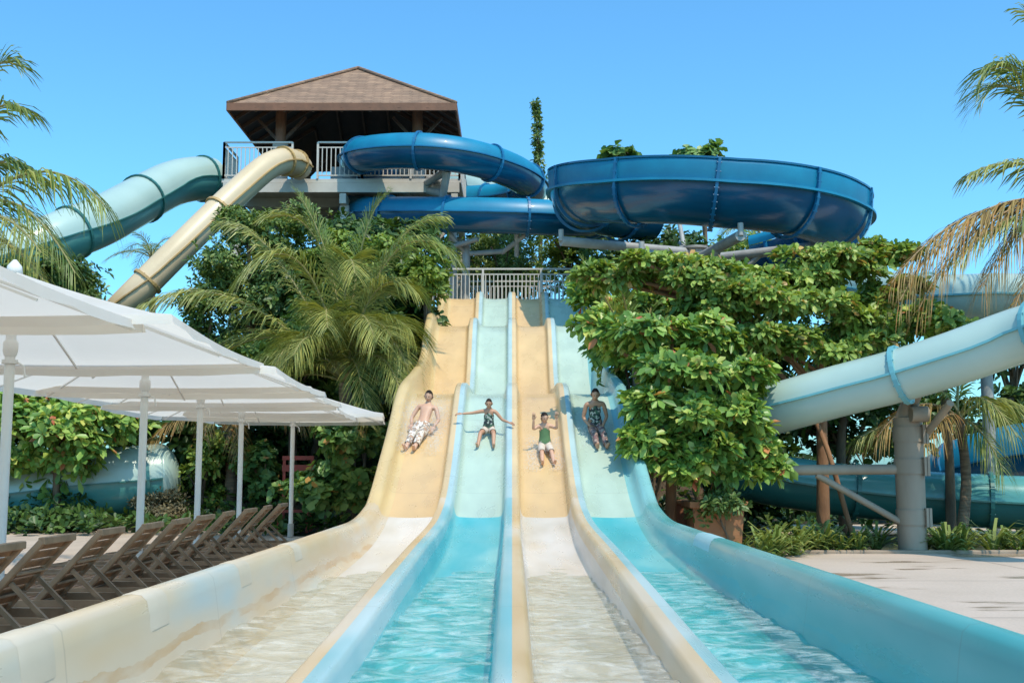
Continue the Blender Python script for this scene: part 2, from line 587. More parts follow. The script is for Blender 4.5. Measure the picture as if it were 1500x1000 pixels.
def paving_mat(name, c1, c2, slab, wet, wets=0.62):
    m, nt, b = newmat(name)
    v = coords(nt, True)
    n1 = noise(nt, v, 0.7, 5, 0.6)
    n2 = noise(nt, v, 28, 4, 0.6)
    c = ramp(nt, n1, [(0.35, c2), (0.65, c1)])
    c = mixc(nt, 1.0, c, ramp(nt, n2, [(0.3, (0.88, 0.88, 0.88)), (0.7, (1.06, 1.05, 1.04))]), 'MULTIPLY')
    n3 = noise(nt, coords(nt, True, (0.32, 0.8, 1)), 1.0, 5, 0.55)
    wm = ramp(nt, n3, [(wets, (0, 0, 0)), (wets + 0.035, (1, 1, 1))])
    c = mixc(nt, math_(nt, 'MULTIPLY', wm, 0.75), c, wet)
    sep = N(nt, 'ShaderNodeSeparateXYZ')
    L(nt, coords(nt, True), sep.inputs[0])
    jx = math_(nt, 'LESS_THAN', math_(nt, 'FRACT', math_(nt, 'DIVIDE', sep.outputs['X'], slab)), 0.012)
    jy = math_(nt, 'LESS_THAN', math_(nt, 'FRACT', math_(nt, 'DIVIDE', sep.outputs['Y'], slab)), 0.012)
    j = math_(nt, 'MAXIMUM', jx, jy)
    c = mixc(nt, math_(nt, 'MULTIPLY', j, 0.55), c, (0.16, 0.12, 0.09))
    L(nt, c, b.inputs['Base Color'])
    L(nt, ramp(nt, wm, [(0, (0.75,) * 3), (1, (0.25,) * 3)]), b.inputs['Roughness'])
    bump(nt, b, n2, 0.25, 0.01)
    return m


PAV_L = paving_mat('sand_coloured_paving', (0.55, 0.43, 0.33), (0.46, 0.355, 0.265), 1.6, (0.25, 0.16, 0.10), 0.66)
PAV_R = paving_mat('pink_beige_concrete', (0.56, 0.44, 0.35), (0.49, 0.385, 0.30), 3.4, (0.30, 0.20, 0.12), 0.56)


def slab(name, x0, x1, y0, y1, z, t, mat):
    b = MB()
    b.box(((x0 + x1) / 2, (y0 + y1) / 2, z - t / 2), (x1 - x0, y1 - y0, t))
    o = b.build(name, mat, bevel=0.02)
    o['kind'] = 'structure'
    return o


slab('pool_deck_west', -18, -4.6, -6, 24.9, 0.0, 0.12, PAV_L)
slab('pool_deck_strip', -4.6, -2.06, -6, 22.6, 0.0, 0.12, PAV_L)
slab('pool_deck_east', 2.06, 22, -6, 18.05, 0.0, 0.12, PAV_R)
kb = MB()
kb.box((9.6, 18.13, 0.0), (15.2, 0.14, 0.1))
kb.build('deck_kerb', plain('kerb_stone', (0.38, 0.29, 0.21), (0.28, 0.21, 0.15), 3, 0.85, bmp=0.2), bevel=0.015)['kind'] = 'structure'
slab('sand_path', 5.5, 40, 24.0, 27.5, 0.02, 0.06, plain('pale_sand', (0.60, 0.48, 0.36), (0.5, 0.4, 0.3), 2, 0.95, bmp=0.3, world=True))

# ------------------------------------------------------------------ the four lane racer slide
Tk = [(0.8, -.97), (4.8, -.90), (8.4, -.77), (10.7, -.69), (13.5, -.60), (15, -.45), (16, -.22), (17, .15), (18, .62), (19.2, 1.25),
      (19.8, 1.50), (20.5, 1.60), (22.8, 1.66), (23.6, 1.72), (24.3, 2.05), (25.2, 2.9), (25.8, 3.4), (26.4, 3.6), (28.6, 3.68),
      (29.4, 3.8), (30.2, 4.35), (30.8, 4.85), (31.3, 5.0), (33, 5.02)]
Tf = pchip([a for a, _ in Tk], [b for _, b in Tk])
Of = pchip([0.8, 11, 14, 16, 18, 33], [.33, .33, .30, .25, .20, .19])
Wf = pchip([0.8, 13.5, 15.4, 16.2, 17, 18, 19.2, 19.8, 21.9, 24, 24.6, 25.2, 25.8, 26.4, 28.6, 30, 31, 33],
           [-.62, -.60, -.44, -.17, .19, .65, 1.28, 1.51, 1.93, 2.42, 2.66, 3.12, 3.48, 3.72, 3.92, 4.42, 5.0, 5.03])


def zT(y):
    return Tf(y) + Z0


def zF(y):
    return Tf(y) - Of(y) + Z0


def zW(y):
    y = np.asarray(y, float)
    return Wf(y) + Z0


YS = np.concatenate([np.arange(0.8, 13.5, 0.3), np.arange(13.5, 31.5, 0.1), np.array([31.5, 32.2, 33.0])])
DC = [-0.9, 0.0, 0.9]


def side_in(c, sgn):
    """Half divider: distance from centre, share of height."""
    return [(c + sgn * u, h) for u, h in ((0, 1.0), (0.062, 1.0), (0.084, 0.96), (0.096, 0.84), (0.108, 0.55), (0.122, 0.25), (0.145, 0.06), (0.18, 0.0))]


def sheet(name, prof, mats, parent, mi_cols=None):
    """prof: function(y) -> list of (x, z)."""
    rows = [prof(float(y)) for y in YS]
    nx = len(rows[0])
    V = np.array([[(x, y, z) for (x, z) in row] for row, y in zip(rows, YS)]).reshape(-1, 3)
    i, j = np.meshgrid(np.arange(nx - 1), np.arange(len(YS) - 1))
    a = (j * nx + i).ravel()
    Fq = np.stack([a, a + 1, a + nx + 1, a + nx], -1)
    mi = None
    if mi_cols is not None:
        mi = np.array(mi_cols)[i.ravel()]
    return np_mesh(name, V, Fq, mats, parent, mi, smooth=True)


racer = thing('racer_slide', 'four-lane racing slide in yellow and aqua with steps, running down into a shallow run-out', 'water slide', (0, 16, 0))
edges = [(-1.68, None), (-0.9, 'd'), (0, 'd'), (0.9, 'd'), (1.68, None)]
lane_labels = ['yellow lane beside the umbrellas', 'aqua lane left of the middle ridge', 'yellow lane right of the middle ridge', 'aqua lane under the overhanging tree']
for k in range(4):
    lx, rx = edges[k][0], edges[k + 1][0]

    def prof(y, k=k, lx=lx, rx=rx):
        t, f = float(zT(y)), float(zF(y))
        pts = []
        if k == 0:
            pts += [(lx, f)]
        else:
            pts += [(x, f + h * (t - f)) for x, h in side_in(lx, 1)]
        a, b = pts[-1][0], (rx if k == 3 else rx - 0.18)
        for s_ in (0.25, 0.5, 0.75):
            pts.append((a + (b - a) * s_, f - 0.012 * math.sin(math.pi * s_)))
        if k == 3:
            pts += [(rx, f)]
        else:
            pts += [(x, f + h * (t - f)) for x, h in reversed(side_in(rx, -1))]
        return pts
    nx = len(prof(5.0))
    ridge = [0] * (nx - 1)
    if k > 0:
        for q in range(4):
            ridge[q] = 1
    if k < 3:
        for q in range(4):
            ridge[-1 - q] = 1
    yel = k in (0, 2)
    o = sheet('lane', prof, [M['yellow_lane'] if yel else M['blue_lane'], M['ridge_yellow'] if yel else M['ridge_blue']], racer, ridge)
    o['label'] = lane_labels[k]
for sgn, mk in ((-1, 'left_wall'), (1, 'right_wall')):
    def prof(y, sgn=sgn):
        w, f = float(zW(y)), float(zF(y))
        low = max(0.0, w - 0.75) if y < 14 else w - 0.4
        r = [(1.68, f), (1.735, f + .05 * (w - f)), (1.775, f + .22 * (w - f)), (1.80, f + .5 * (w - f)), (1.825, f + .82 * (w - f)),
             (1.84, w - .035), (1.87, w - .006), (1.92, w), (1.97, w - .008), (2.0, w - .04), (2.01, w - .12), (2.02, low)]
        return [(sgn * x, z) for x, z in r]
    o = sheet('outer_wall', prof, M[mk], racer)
    o['label'] = 'tall cream outer wall with pale patches' if sgn < 0 else 'tall teal outer wall with a pale patch'
# slightly raised pale bands draped over the tops of the outer walls
def band(sgn, y0, half, mat_):
    b = MB()
    vs = []
    for y, o_ in ((y0 - half, 0.0005), (y0 - half * .75, 0.003), (y0 + half * .75, 0.003), (y0 + half, 0.0005)):
        w, f = float(zW(y)), float(zF(y))
        r = [(1.815, f + .68 * (w - f)), (1.825, f + .82 * (w - f)), (1.84, w - .035), (1.87, w - .006), (1.92, w), (1.97, w - .008), (2.0, w - .04), (2.01, w - .12)]
        vs += [(sgn * (x - o_ if x < 1.9 else x + o_), y, z + o_) for x, z in r]
    n = 8
    b.add(vs, [(q * n + i, q * n + i + 1, q * n + n + i + 1, q * n + n + i) for q in range(3) for i in range(n - 1)])
    b.build('pale_band', mat_, racer, smooth=True)


PALE_L = plain('pale_gelcoat_band', (0.60, 0.51, 0.39), (0.54, 0.45, 0.33), 2, 0.4)
PALE_R = plain('pale_aqua_band', (0.42, 0.60, 0.60), (0.34, 0.54, 0.56), 3, 0.4)
for y0 in (4.45, 5.95, 7.85, 9.75):
    band(-1, y0, .16, PALE_L)
for y0, h_ in ((11.0, .45),):
    band(1, y0, h_, PALE_R)
# support frames under the slope
for y in (17.5, 19.5, 22, 24.6, 27, 29.5, 31.8):
    b = MB()
    g = float(ground_h(0, y))
    zt = float(zF(y)) - 0.12
    b.bar((-1.9, y, zt - .05), (1.9, y, zt - .05), 0.14)
    for x in (-1.6, 1.6):
        b.tube([(x, y, g - .1), (x, y, zt - .12)], 0.09, 12)
    b.build('support_frame', M['galv'], racer, smooth=True, autosmooth=40)
# end wall nearest the camera
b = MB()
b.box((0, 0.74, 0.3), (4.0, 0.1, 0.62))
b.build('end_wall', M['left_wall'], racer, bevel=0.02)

# water in the run-out
WZ = Z0 - 1.005
rng = np.random.default_rng(3)


def wave(X, Y, seed):
    r = np.random.default_rng(seed)
    z = np.zeros_like(X)
    for _ in range(16):
        a = r.uniform(-1.2, 1.2) + (0 if r.random() < .5 else math.pi)
        k = r.uniform(4, 26)
        z += (0.02 / k) * np.sin(k * (X * math.sin(a) + Y * math.cos(a)) + r.uniform(0, 6.28))
    return z * 2.1


for k in range(4):
    x0, x1 = [(-1.79, -0.99), (-0.81, -0.09), (0.09, 0.81), (0.99, 1.79)][k]
    gx = np.linspace(x0, x1, 36)
    gy = np.arange(0.8, 12.6, 0.06)
    o = grid_mesh('water', gx, gy, lambda X, Y, k=k: WZ + wave(X, Y, 20 + k) * (1 - smooth01(9, 12, Y) * .7), M['water_clear'] if k in (0, 2) else M['water_blue'])

# ------------------------------------------------------------------ start platform behind the racer
plat = thing('start_platform', 'raised steel platform with a grey baluster railing at the top of the racing lanes', 'platform', (0, 34.2, ground_h(0, 34)))


def railing(b, p0, p1, h, sp=0.12, r=0.014, posts=1.4, pr=0.032):
    p0, p1 = Vector(p0), Vector(p1)
    up = Vector((0, 0, h))
    n = max(1, int((p1 - p0).length / sp))
    b.bar(p0 + up, p1 + up, 0.06, 0.05)
    b.bar(p0 + up * 0.86, p1 + up * 0.86, 0.035)
    b.bar(p0 + up * 0.09, p1 + up * 0.09, 0.04)
    for i in range(n + 1):
        q = p0.lerp(p1, i / n)
        b.bar(q + up * 0.09, q + up * 0.86, r * 2)
    k = max(1, int((p1 - p0).length / posts))
    for i in range(k + 1):
        q = p0.lerp(p1, i / k)
        b.bar(q, q + up * 1.0, pr * 2)


pz = Z0 + 4.85
b = MB()
b.box((0, 34.3, pz - .06), (5.4, 2.5, 0.12))
b.box((0, 33.1, pz - .2), (5.4, 0.1, 0.26))
b.build('deck', M['galv'], plat)
for a, c in (((-2.6, 35.4, pz), (2.6, 35.4, pz)), ((-2.6, 33.2, pz), (-2.6, 35.4, pz)), ((2.6, 33.2, pz), (2.6, 35.4, pz)),
             ((-2.6, 33.2, pz), (2.6, 33.2, pz + 0.0))):
    b = MB()
    railing(b, a, c, 1.15)
    b.build('railing', M['cream_paint'], plat)
for x in (-2.4, 2.4):
    for y in (33.4, 35.3):
        b = MB()
        b.tube([(x, y, float(ground_h(x, y)) - .1), (x, y, pz - .12)], 0.11, 12)
        b.build('post', M['galv'], plat, smooth=True, autosmooth=40)

# ------------------------------------------------------------------ slide tower with pyramid roof
tw = thing('slide_tower', 'tall slide tower with brown shingled pyramid roof over a railed deck', 'tower', (-5.2, 37.5, ground_h(-5, 37)))
x0, x1, y0, y1 = P(333, 152, 34).x, P(668, 152, 34).x, 34.0, 41.2
ze, za = P(500, 152, 34).z, P(515, 103, 37.6).z
xc, yc = (x0 + x1) / 2, 37.5


def shingle_mat():
    m, nt, b = newmat('brown_roof_shingles')
    v = coords(nt, True, (1, 1, 1.0))
    sep = N(nt, 'ShaderNodeSeparateXYZ')
    L(nt, v, sep.inputs[0])
    z = math_(nt, 'FRACT', math_(nt, 'MULTIPLY', sep.outputs['Z'], 9.0))
    br = N(nt, 'ShaderNodeTexBrick')
    br.inputs['Scale'].default_value = 1.0
    br.inputs['Brick Width'].default_value = 0.3
    br.inputs['Row Height'].default_value = 0.11
    br.inputs['Mortar Size'].default_value = 0.008
    br.inputs['Color1'].default_value = c4((0.34, 0.215, 0.14))
    br.inputs['Color2'].default_value = c4((0.24, 0.15, 0.10))
    br.inputs['Mortar'].default_value = c4((0.10, 0.06, 0.04))
    cb = N(nt, 'ShaderNodeCombineXYZ')
    L(nt, math_(nt, 'ADD', sep.outputs['X'], sep.outputs['Y']), cb.inputs[0])
    L(nt, sep.outputs['Z'], cb.inputs[1])
    L(nt, cb.outputs[0], br.inputs['Vector'])
    n = noise(nt, coords(nt, True), 2.2, 4)
    col = mixc(nt, 1.0, br.outputs['Color'], ramp(nt, n, [(0.3, (0.8, 0.8, 0.8)), (0.7, (1.2, 1.15, 1.1))]), 'MULTIPLY')
    L(nt, col, b.inputs['Base Color'])
    b.inputs['Roughness'].default_value = 0.9
    bump(nt, b, z, 0.6, 0.03)
    return m


b = MB()
cr = [(x0, y0, ze), (x1, y0, ze), (x1, y1, ze), (x0, y1, ze), (xc, yc, za)]
b.add(cr, [(0, 1, 4), (1, 2, 4), (2, 3, 4), (3, 0, 4)])
roof = b.build('roof', shingle_mat(), tw)
b = MB()
inn = 0.02
b.add([(x0 + .03, y0 + .03, ze - .14), (x1 - .03, y0 + .03, ze - .14), (x1 - .03, y1 - .03, ze - .14), (x0 + .03, y1 - .03, ze - .14), (xc, yc, za - .3)],
      [(1, 0, 4), (2, 1, 4), (3, 2, 4), (0, 3, 4)])
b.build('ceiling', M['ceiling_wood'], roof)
b = MB()
for p, q in ((0, 1), (1, 2), (2, 3), (3, 0)):
    b.bar(Vector(cr[p]) + Vector((0, 0, -.1)), Vector(cr[q]) + Vector((0, 0, -.1)), 0.06, 0.24)
b.build('fascia', M['red_wood'], roof)
b = MB()
for p in range(4):
    b.tube([Vector(cr[p]) + Vector((0, 0, .03)), Vector(cr[4]) + Vector((0, 0, .05))], 0.06, 8)
b.build('ridge_cap', shingle_mat(), roof, smooth=True)
for i in range(1, 8):
    f = i / 8
    for (pa, pb) in ((0, 1), (3, 2), (0, 3), (1, 2)):
        e = Vector(cr[pa]).lerp(Vector(cr[pb]), f) + Vector((0, 0, -.2))
        t = min(f, 1 - f) * 2
        top = Vector(cr[4]) + Vector((0, 0, -.42))
        mid = Vector(cr[pa]).lerp(Vector(cr[pb]), 0.5) + Vector((0, 0, -.2))
        end = e + (top - mid) * t * 0.98
        b = MB()
        b.bar(e, end, 0.07, 0.13)
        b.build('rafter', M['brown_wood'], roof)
dz = P(400, 262, 34.5).z
for px_, py_ in ((-7.45, 35.3), (-3.05, 35.3), (-7.45, 39.8), (-3.05, 39.8)):
    b = MB()
    b.tube([(px_, py_, dz + 1.35), (px_, py_, ze + .15)], 0.17, 14)
    po = b.build('roof_post', M['red_wood'], tw, smooth=True, autosmooth=40)
    b = MB()
    b.tube([(px_, py_, dz), (px_, py_, dz + 1.35)], 0.25, 14)
    b.build('stone_base', M['concrete_col'], po, smooth=True, autosmooth=40)
    b = MB()
    for sx in (-1, 1):
        b.bar((px_, py_, ze - .9), (px_ + sx * .8, py_, ze - .02), 0.09)
    b.build('brace', M['brown_wood'], po)
b = MB()
b.box((-5.35, 37.4, dz - .06), (7.5, 5.8, 0.12))
b.build('deck', M['cream_paint'], tw)
b = MB()
for y in (34.55, 36.5, 38.4, 40.2):
    b.box((-5.35, y, dz - .28), (7.4, 0.14, 0.3))
for x in (-8.9, -5.3, -1.8):
    b.box((x, 37.4, dz - .62), (0.2, 5.8, 0.32))
b.build('floor_beam', M['cream_paint'], tw)
for a, c in (((-9.05, 34.5, dz), (-6.9, 34.5, dz)), ((-6.1, 34.5, dz), (-4.7, 34.5, dz)), ((-4.7, 34.5, dz), (-1.65, 34.5, dz)),
             ((-9.05, 34.5, dz), (-9.05, 36.2, dz)), ((-1.65, 34.5, dz), (-1.65, 40.2, dz)), ((-9.05, 40.2, dz), (-1.65, 40.2, dz)),
             ((-9.05, 37.6, dz), (-9.05, 40.2, dz))):
    b = MB()
    railing(b, a, c, 1.17, sp=0.13)
    b.build('railing', M['cream_paint'], tw)
for x in (-8.7, -5.3, -1.9):
    for y in (34.9, 39.9):
        b = MB()
        b.tube([(x, y, float(ground_h(x, y)) - .1), (x, y, dz - .78)], 0.16, 14)
        b.build('column', M['cream_paint'], tw, smooth=True, autosmooth=40)
b = MB()
b.bar((-8.7, 34.9, 5.5), (-5.3, 34.9, 9.0), 0.12)
b.bar((-5.3, 34.9, 5.5), (-1.9, 34.9, 9.0), 0.12)
b.bar((-8.7, 34.9, 9.0), (-5.3, 34.9, 5.5), 0.12)
b.build('cross_brace', M['cream_paint'], tw)
b = MB()
b.box((-5.3, 37.5, 7.4), (6.0, 4.4, 0.14))
b.build('lower_landing', M['brown_wood'], tw)
b = MB()
for i in range(14):
    b.box((-5.2 - 0.22 * i + 1.6, 38.6, 7.4 + i * 0.2), (0.3, 1.2, 0.05))
b.build('stair', M['galv'], tw)
b = MB()
b.box((-5.6, 36.6, dz + .45), (0.8, 0.5, 0.9))
b.box((-5.6, 36.33, dz + .62), (0.6, 0.03, 0.3))
b.build('cabinet', plain('pale_cabinet', (0.5, 0.55, 0.55), None, 2, 0.5), tw, bevel=0.02)


# ------------------------------------------------------------------ tubes and flumes
def arc(r, a0, a1, n, cz=0.0, sx=1.0):
    return [(math.cos(math.radians(a0 + (a1 - a0) * i / n)) * r * sx, cz + math.sin(math.radians(a0 + (a1 - a0) * i / n)) * r) for i in range(n + 1)]


def tube_parts(path, r, root, mat_lo, mat_hi, mat_rim, gap=3.0, start=0.4, lip=0.05, first=True, last=True, name=''):
    """Half-shell tube: lower shell, upper shell, side lips and bolted ring flanges."""
    b = MB()
    b.sweep(path, arc(r, 180, 360, 16))
    b.build('lower_shell', mat_lo, root, smooth=True)
    b = MB()
    b.sweep(path, arc(r, 0, 180, 16))
    b.build('upper_shell', mat_hi, root, smooth=True)
    for s_ in (-1, 1):
        b = MB()
        b.sweep(path, [(s_ * (r - .01), .018), (s_ * (r + lip), .018), (s_ * (r + lip), -.018), (s_ * (r - .01), -.018)], True)
        b.build('side_lip', mat_rim, root)
    d = 0.0
    nxt = start
    marks = []
    for i in range(1, len(path)):
        d += (path[i] - path[i - 1]).length
        if d >= nxt and i < len(path) - 1:
            marks.append(i)
            nxt += gap
    if first:
        marks = [1] + marks
    if last:
        marks.append(len(path) - 2)
    for i in marks:
        t = (path[i + 1] - path[i - 1]).normalized()
        b = MB()
        ring = [path[i] - t * .035, path[i] + t * .035]
        pr = arc(r - .01, 0, 360, 28)[:-1]
        po = arc(r + 0.06, 0, 360, 28)[:-1]
        k = len(pr)
        for q in (0, 1):
            a = t.cross(Vector((0, 0, 1))).normalized()
            up = a.cross(t)
            b.v += [tuple(ring[q] + a * u + up * w) for u, w in pr]
            b.v += [tuple(ring[q] + a * u + up * w) for u, w in po]
        for j in range(k):
            j2 = (j + 1) % k
            b.f += [(k + j, k + j2, 3 * k + j2, 3 * k + j), (j, j2, k + j2, k + j), (2 * k + j, 3 * k + j, 3 * k + j2, 2 * k + j2)]
        b.m = [0] * len(b.f)
        a = t.cross(Vector((0, 0, 1))).normalized()
        up = a.cross(t)
        for j in range(0, 28, 2):
            an = 2 * math.pi * j / 28
            c = path[i] + (a * math.cos(an) + up * math.sin(an)) * (r + .04)
            b.tube([c - t * .055, c + t * .055], 0.014, 6)
        b.build('flange', mat_rim, root)


def pp(*pts):
    return [P(*q) for q in pts]


bg = thing('tube_slide', 'straight beige tube slide dropping steeply from the roofed tower', 'tube slide', P(300, 328, 31))
path = spline(pp((440, 246, 34.2), (424, 236, 33.5), (394, 243, 32.7), (350, 280, 31.8), (300, 328, 31), (242, 386, 30.3), (192, 436, 30), (150, 478, 30.4), (112, 515, 32), (85, 545, 34.5)), 0.3)
tube_parts(path, 0.395, bg, M['beige'], M['beige'], M['beige_rim'], 3.1, 0.9)

lt = thing('tube_slide', 'wide teal tube slide curving away from the tower into the palms', 'tube slide', P(200, 300, 33))
path = spline(pp((308, 263, 36.6), (285, 262, 36), (250, 270, 35.2), (200, 296, 33.6), (150, 323, 32), (95, 345, 30.8), (30, 372, 30), (-60, 410, 29.5), (-170, 460, 28.5), (-270, 530, 27.5), (-340, 620, 27), (-380, 700, 27)), 0.3)
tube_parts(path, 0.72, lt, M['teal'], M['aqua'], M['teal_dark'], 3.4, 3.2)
b = MB()
p = P(303, 263, 36.3)
for i in range(7):
    b.bar(p + Vector((-.05 + .0, 0.1 * i - .3, -.62)), p + Vector((-.05, 0.1 * i - .3, .62)), 0.03)
b.build('entry_guard', M['teal_dark'], lt)

ll = thing('tube_slide', 'low teal tube slide ending in bushes behind the loungers', 'tube slide', P(120, 720, 20.5))
tube_parts(spline(pp((-160, 738, 25), (-60, 730, 25.4), (60, 718, 25.8), (150, 708, 25.9), (236, 700, 26.3)), 0.3), 0.80, ll, M['teal'], M['aqua'], M['teal_dark'], 3.4, 2.2)

b = MB()
e, t_ = P(236, 700, 26.3), (P(236, 700, 26.3) - P(150, 708, 25.9)).normalized()
b.tube([e + t_ * (.8 * math.sin(a) * .55) for a in np.linspace(0, 1.5, 9)], [.8 * math.cos(a) for a in np.linspace(0, 1.5, 9)], 28)
b.build('end_dome', M['aqua'], ll, smooth=True)
rt = thing('tube_slide', 'pale aqua tube slide sloping down across the grey steel column', 'tube slide', P(1320, 545, 17.3))
path = spline(pp((1640, 455, 14.8), (1560, 473, 15.8), (1490, 492, 16.5), (1400, 524, 17.0), (1320, 549, 17.5), (1230, 572, 18.0), (1158, 592, 18.4), (1110, 606, 18.9), (1075, 622, 19.6)), 0.3)
tube_parts(path, 0.415, rt, M['aqua'], M['aqua'], M['aqua_rim'], 2.25, 1.35, first=False)
rt2 = thing('tube_slide', 'dark teal tube slide lying low behind the steel column', 'tube slide', P(1300, 728, 21.5))
path = spline(pp((1090, 632, 19.7), (1062, 648, 20.3), (1058, 672, 21.2), (1100, 695, 21.9), (1180, 710, 22.1), (1300, 724, 22), (1420, 732, 21.6), (1540, 738, 21.2), (1650, 742, 21)), 0.3)
tube_parts(path, 0.5, rt2, M['teal_dark'], M['teal'], M['teal_dark'], 2.6, 2.0)
rt3 = thing('tube_slide', 'pale aqua tube slide high behind the dry palm frond', 'tube slide', P(1400, 432, 27))
path = spline(pp((1650, 450, 21.5), (1560, 440, 22), (1470, 434, 22.4), (1400, 435, 23), (1330, 432, 24.5), (1262, 422, 26), (1190, 415, 28)), 0.3)
tube_parts(path, 0.47, rt3, M['aqua'], M['aqua'], M['aqua_rim'], 2.4, 1.4)
br = thing('tube_slide', 'deep blue tube slide in the shade beyond the small palm', 'tube slide', P(1480, 665, 26))
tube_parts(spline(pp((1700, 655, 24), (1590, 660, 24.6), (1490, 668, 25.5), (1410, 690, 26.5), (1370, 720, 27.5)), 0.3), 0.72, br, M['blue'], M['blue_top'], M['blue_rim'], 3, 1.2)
fl = thing('tube_slide', 'pale teal slide showing between the two blue coils', 'tube slide', P(700, 275, 44))
tube_parts(spline(pp((600, 250, 46), (660, 266, 45), (720, 284, 44), (790, 306, 43), (850, 330, 43)), 0.3), 0.72, fl, M['teal'], M['aqua'], M['aqua_rim'], 3, 1.2)

# blue coiled slide: closed tube coil, then the open ring flume
bs = thing('coil_slide', 'glossy blue slide coiling in tubes and one big open ring above the trees', 'water slide', P(900, 300, 33))
path = spline(pp((600, 262, 38.6), (560, 248, 37.2), (522, 236, 35.6), (535, 226, 34.0), (590, 221, 33.0), (650, 224, 32.8), (710, 236, 33.4), (760, 256, 34.6), (778, 277, 36.6),
                 (740, 290, 38.8), (660, 296, 39.8), (570, 302, 39.2), (520, 309, 37.4), (540, 313, 35.2), (600, 314, 34.0), (680, 315, 33.4), (760, 317, 33.2), (830, 320, 33.6), (885, 322, 34.8)), 0.25)
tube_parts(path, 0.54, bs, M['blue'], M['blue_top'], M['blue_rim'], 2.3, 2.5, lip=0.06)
rl, rr_ = P(803, 280, 30).x, P(1268, 314, 30).x
cx, cy, R = (rl + rr_) / 2, 30.0, (rr_ - rl) / 2 - 1.06
ring = []
for i in range(0, 91):
    a = 205 - 0 + i * (300 / 90.0)      # degrees, from the back over the left to the front and right
    s_ = i / 90.0
    ang = math.radians(110 + i * (300 / 90.0))
    rr = R + 0.15 * math.sin(s_ * 3.14)
    hz = float(np.interp(s_, [0, .23, .38, .53, .70, .83, 1], [P(803, 280, 30).z - Z0 + .15, P(803, 279, 30).z - Z0, P(895, 267, 27).z - Z0, P(1040, 268, 25.7).z - Z0, P(1176, 296, 27).z - Z0, P(1266, 332, 30).z - Z0, P(1240, 372, 33).z - Z0]))
    ring.append(Vector((cx + rr * math.cos(ang), cy + rr * math.sin(ang), Z0 + hz)))
rb = 0.92
# travelling anticlockwise: outer side is to the right (+side)
lowp = [(u * (1 - .10 * (-w / rb) * (1 if u > 0 else 0)), w * .95) for u, w in arc(rb, 180, 360, 18, 0.0)]
b = MB()
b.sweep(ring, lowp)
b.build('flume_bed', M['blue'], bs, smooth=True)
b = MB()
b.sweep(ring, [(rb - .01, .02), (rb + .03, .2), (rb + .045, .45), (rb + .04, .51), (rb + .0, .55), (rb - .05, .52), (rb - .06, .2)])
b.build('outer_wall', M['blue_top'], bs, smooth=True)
b = MB()
b.sweep(ring, [(-rb, .02), (-rb - .01, .15), (-rb + .02, .30), (-rb + .06, .30)])
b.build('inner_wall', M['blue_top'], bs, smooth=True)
b = MB()
b.sweep(ring, [(rb - .01, .03), (rb + .11, .03), (rb + .11, -.03), (rb - .01, -.03)], True)
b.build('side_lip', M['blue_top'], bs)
b = MB()
b.sweep(ring, [(rb - .03, .525), (rb + .065, .525), (rb + .065, .575), (rb - .03, .575)], True)
b.build('rim', M['blue'], bs)
for i in range(6, 90, 10):
    t = (ring[i + 1] - ring[i - 1]).normalized()
    seg = [ring[i] - t * .035, ring[i] + t * .035]
    b = MB()
    pr = [(rb + .03, .52), (rb + .035, .40), (rb + .02, .2), (rb, 0)] + [(math.cos(math.radians(a)) * rb, math.sin(math.radians(a)) * rb) for a in range(-10, -181, -10)]
    po = [(u * 1.07 + .02 * (1 if u > 0 else -1), w * 1.07) for u, w in pr]
    k = len(pr)
    a_ = t.cross(Vector((0, 0, 1))).normalized()
    up = a_.cross(t)
    for q in (0, 1):
        b.v += [tuple(seg[q] + a_ * u + up * w) for u, w in pr]
        b.v += [tuple(seg[q] + a_ * u + up * w) for u, w in po]
    for j in range(k - 1):
        b.f += [(k + j, k + j + 1, 3 * k + j + 1, 3 * k + j), (j, j + 1, k + j + 1, k + j), (2 * k + j, 3 * k + j, 3 * k + j + 1, 2 * k + j + 1)]
    b.m = [0] * len(b.f)
    for (u, w) in po[::1]:
        c = ring[i] + a_ * (u * .985) + up * (w * .985)
        b.tube([c - t * .06, c + t * .06], 0.016, 6)
    b.build('flange', M['blue_rim'], bs)

# support structures of the blue slide
sp = thing('support_column', 'pale round column with long pipe arms carrying the big blue ring', 'slide support', (5.15, 30.2, 0))
q = P(1018, 362, 30.2)
b = MB()
b.tube([(q.x, q.y, -.1), (q.x, q.y, Z0 + 6.0)], 0.29, 18)
b.build('column', M['concrete_col'], sp, smooth=True, autosmooth=40)
b = MB()
b.tube([(q.x, q.y, Z0 + 5.42), (q.x, q.y, Z0 + 5.56)], 0.34, 18)
b.tube([(q.x, q.y, Z0 + 6.0), (q.x, q.y, Z0 + 6.06)], 0.36, 18)
b.build('collar', M['galv'], sp, smooth=True, autosmooth=40)
for tgt in (P(822, 353, 28.6), P(940, 372, 26.6), P(1085, 345, 26.2), P(1205, 360, 28.4), P(980, 345, 34)):
    b = MB()
    b.tube([Vector((q.x, q.y, tgt.z if tgt.x < 3 else Z0 + 5.7)), tgt], 0.13, 12)
    b.tube([tgt + Vector((0, 0, .0)), tgt + Vector((0, 0, .3))], 0.07, 10)
    b.build('arm', M['galv'], sp, smooth=True, autosmooth=40)
    b = MB()
    b.tube([Vector((q.x, q.y, Z0 + 4.2)), tgt.lerp(Vector((q.x, q.y, tgt.z)), .45)], 0.07, 10)
    b.build('strut', M['galv'], sp, smooth=True, autosmooth=40)
sp2 = thing('support_column', 'pale round column with crossed grey struts inside the upper blue coil', 'slide support', (-3.2, 36, 2.4))
q = P(597, 262, 36)
b = MB()
b.tube([(q.x, q.y, 2.3), (q.x, q.y, q.z + .45)], 0.33, 18)
b.build('column', M['concrete_col'], sp2, smooth=True, autosmooth=40)
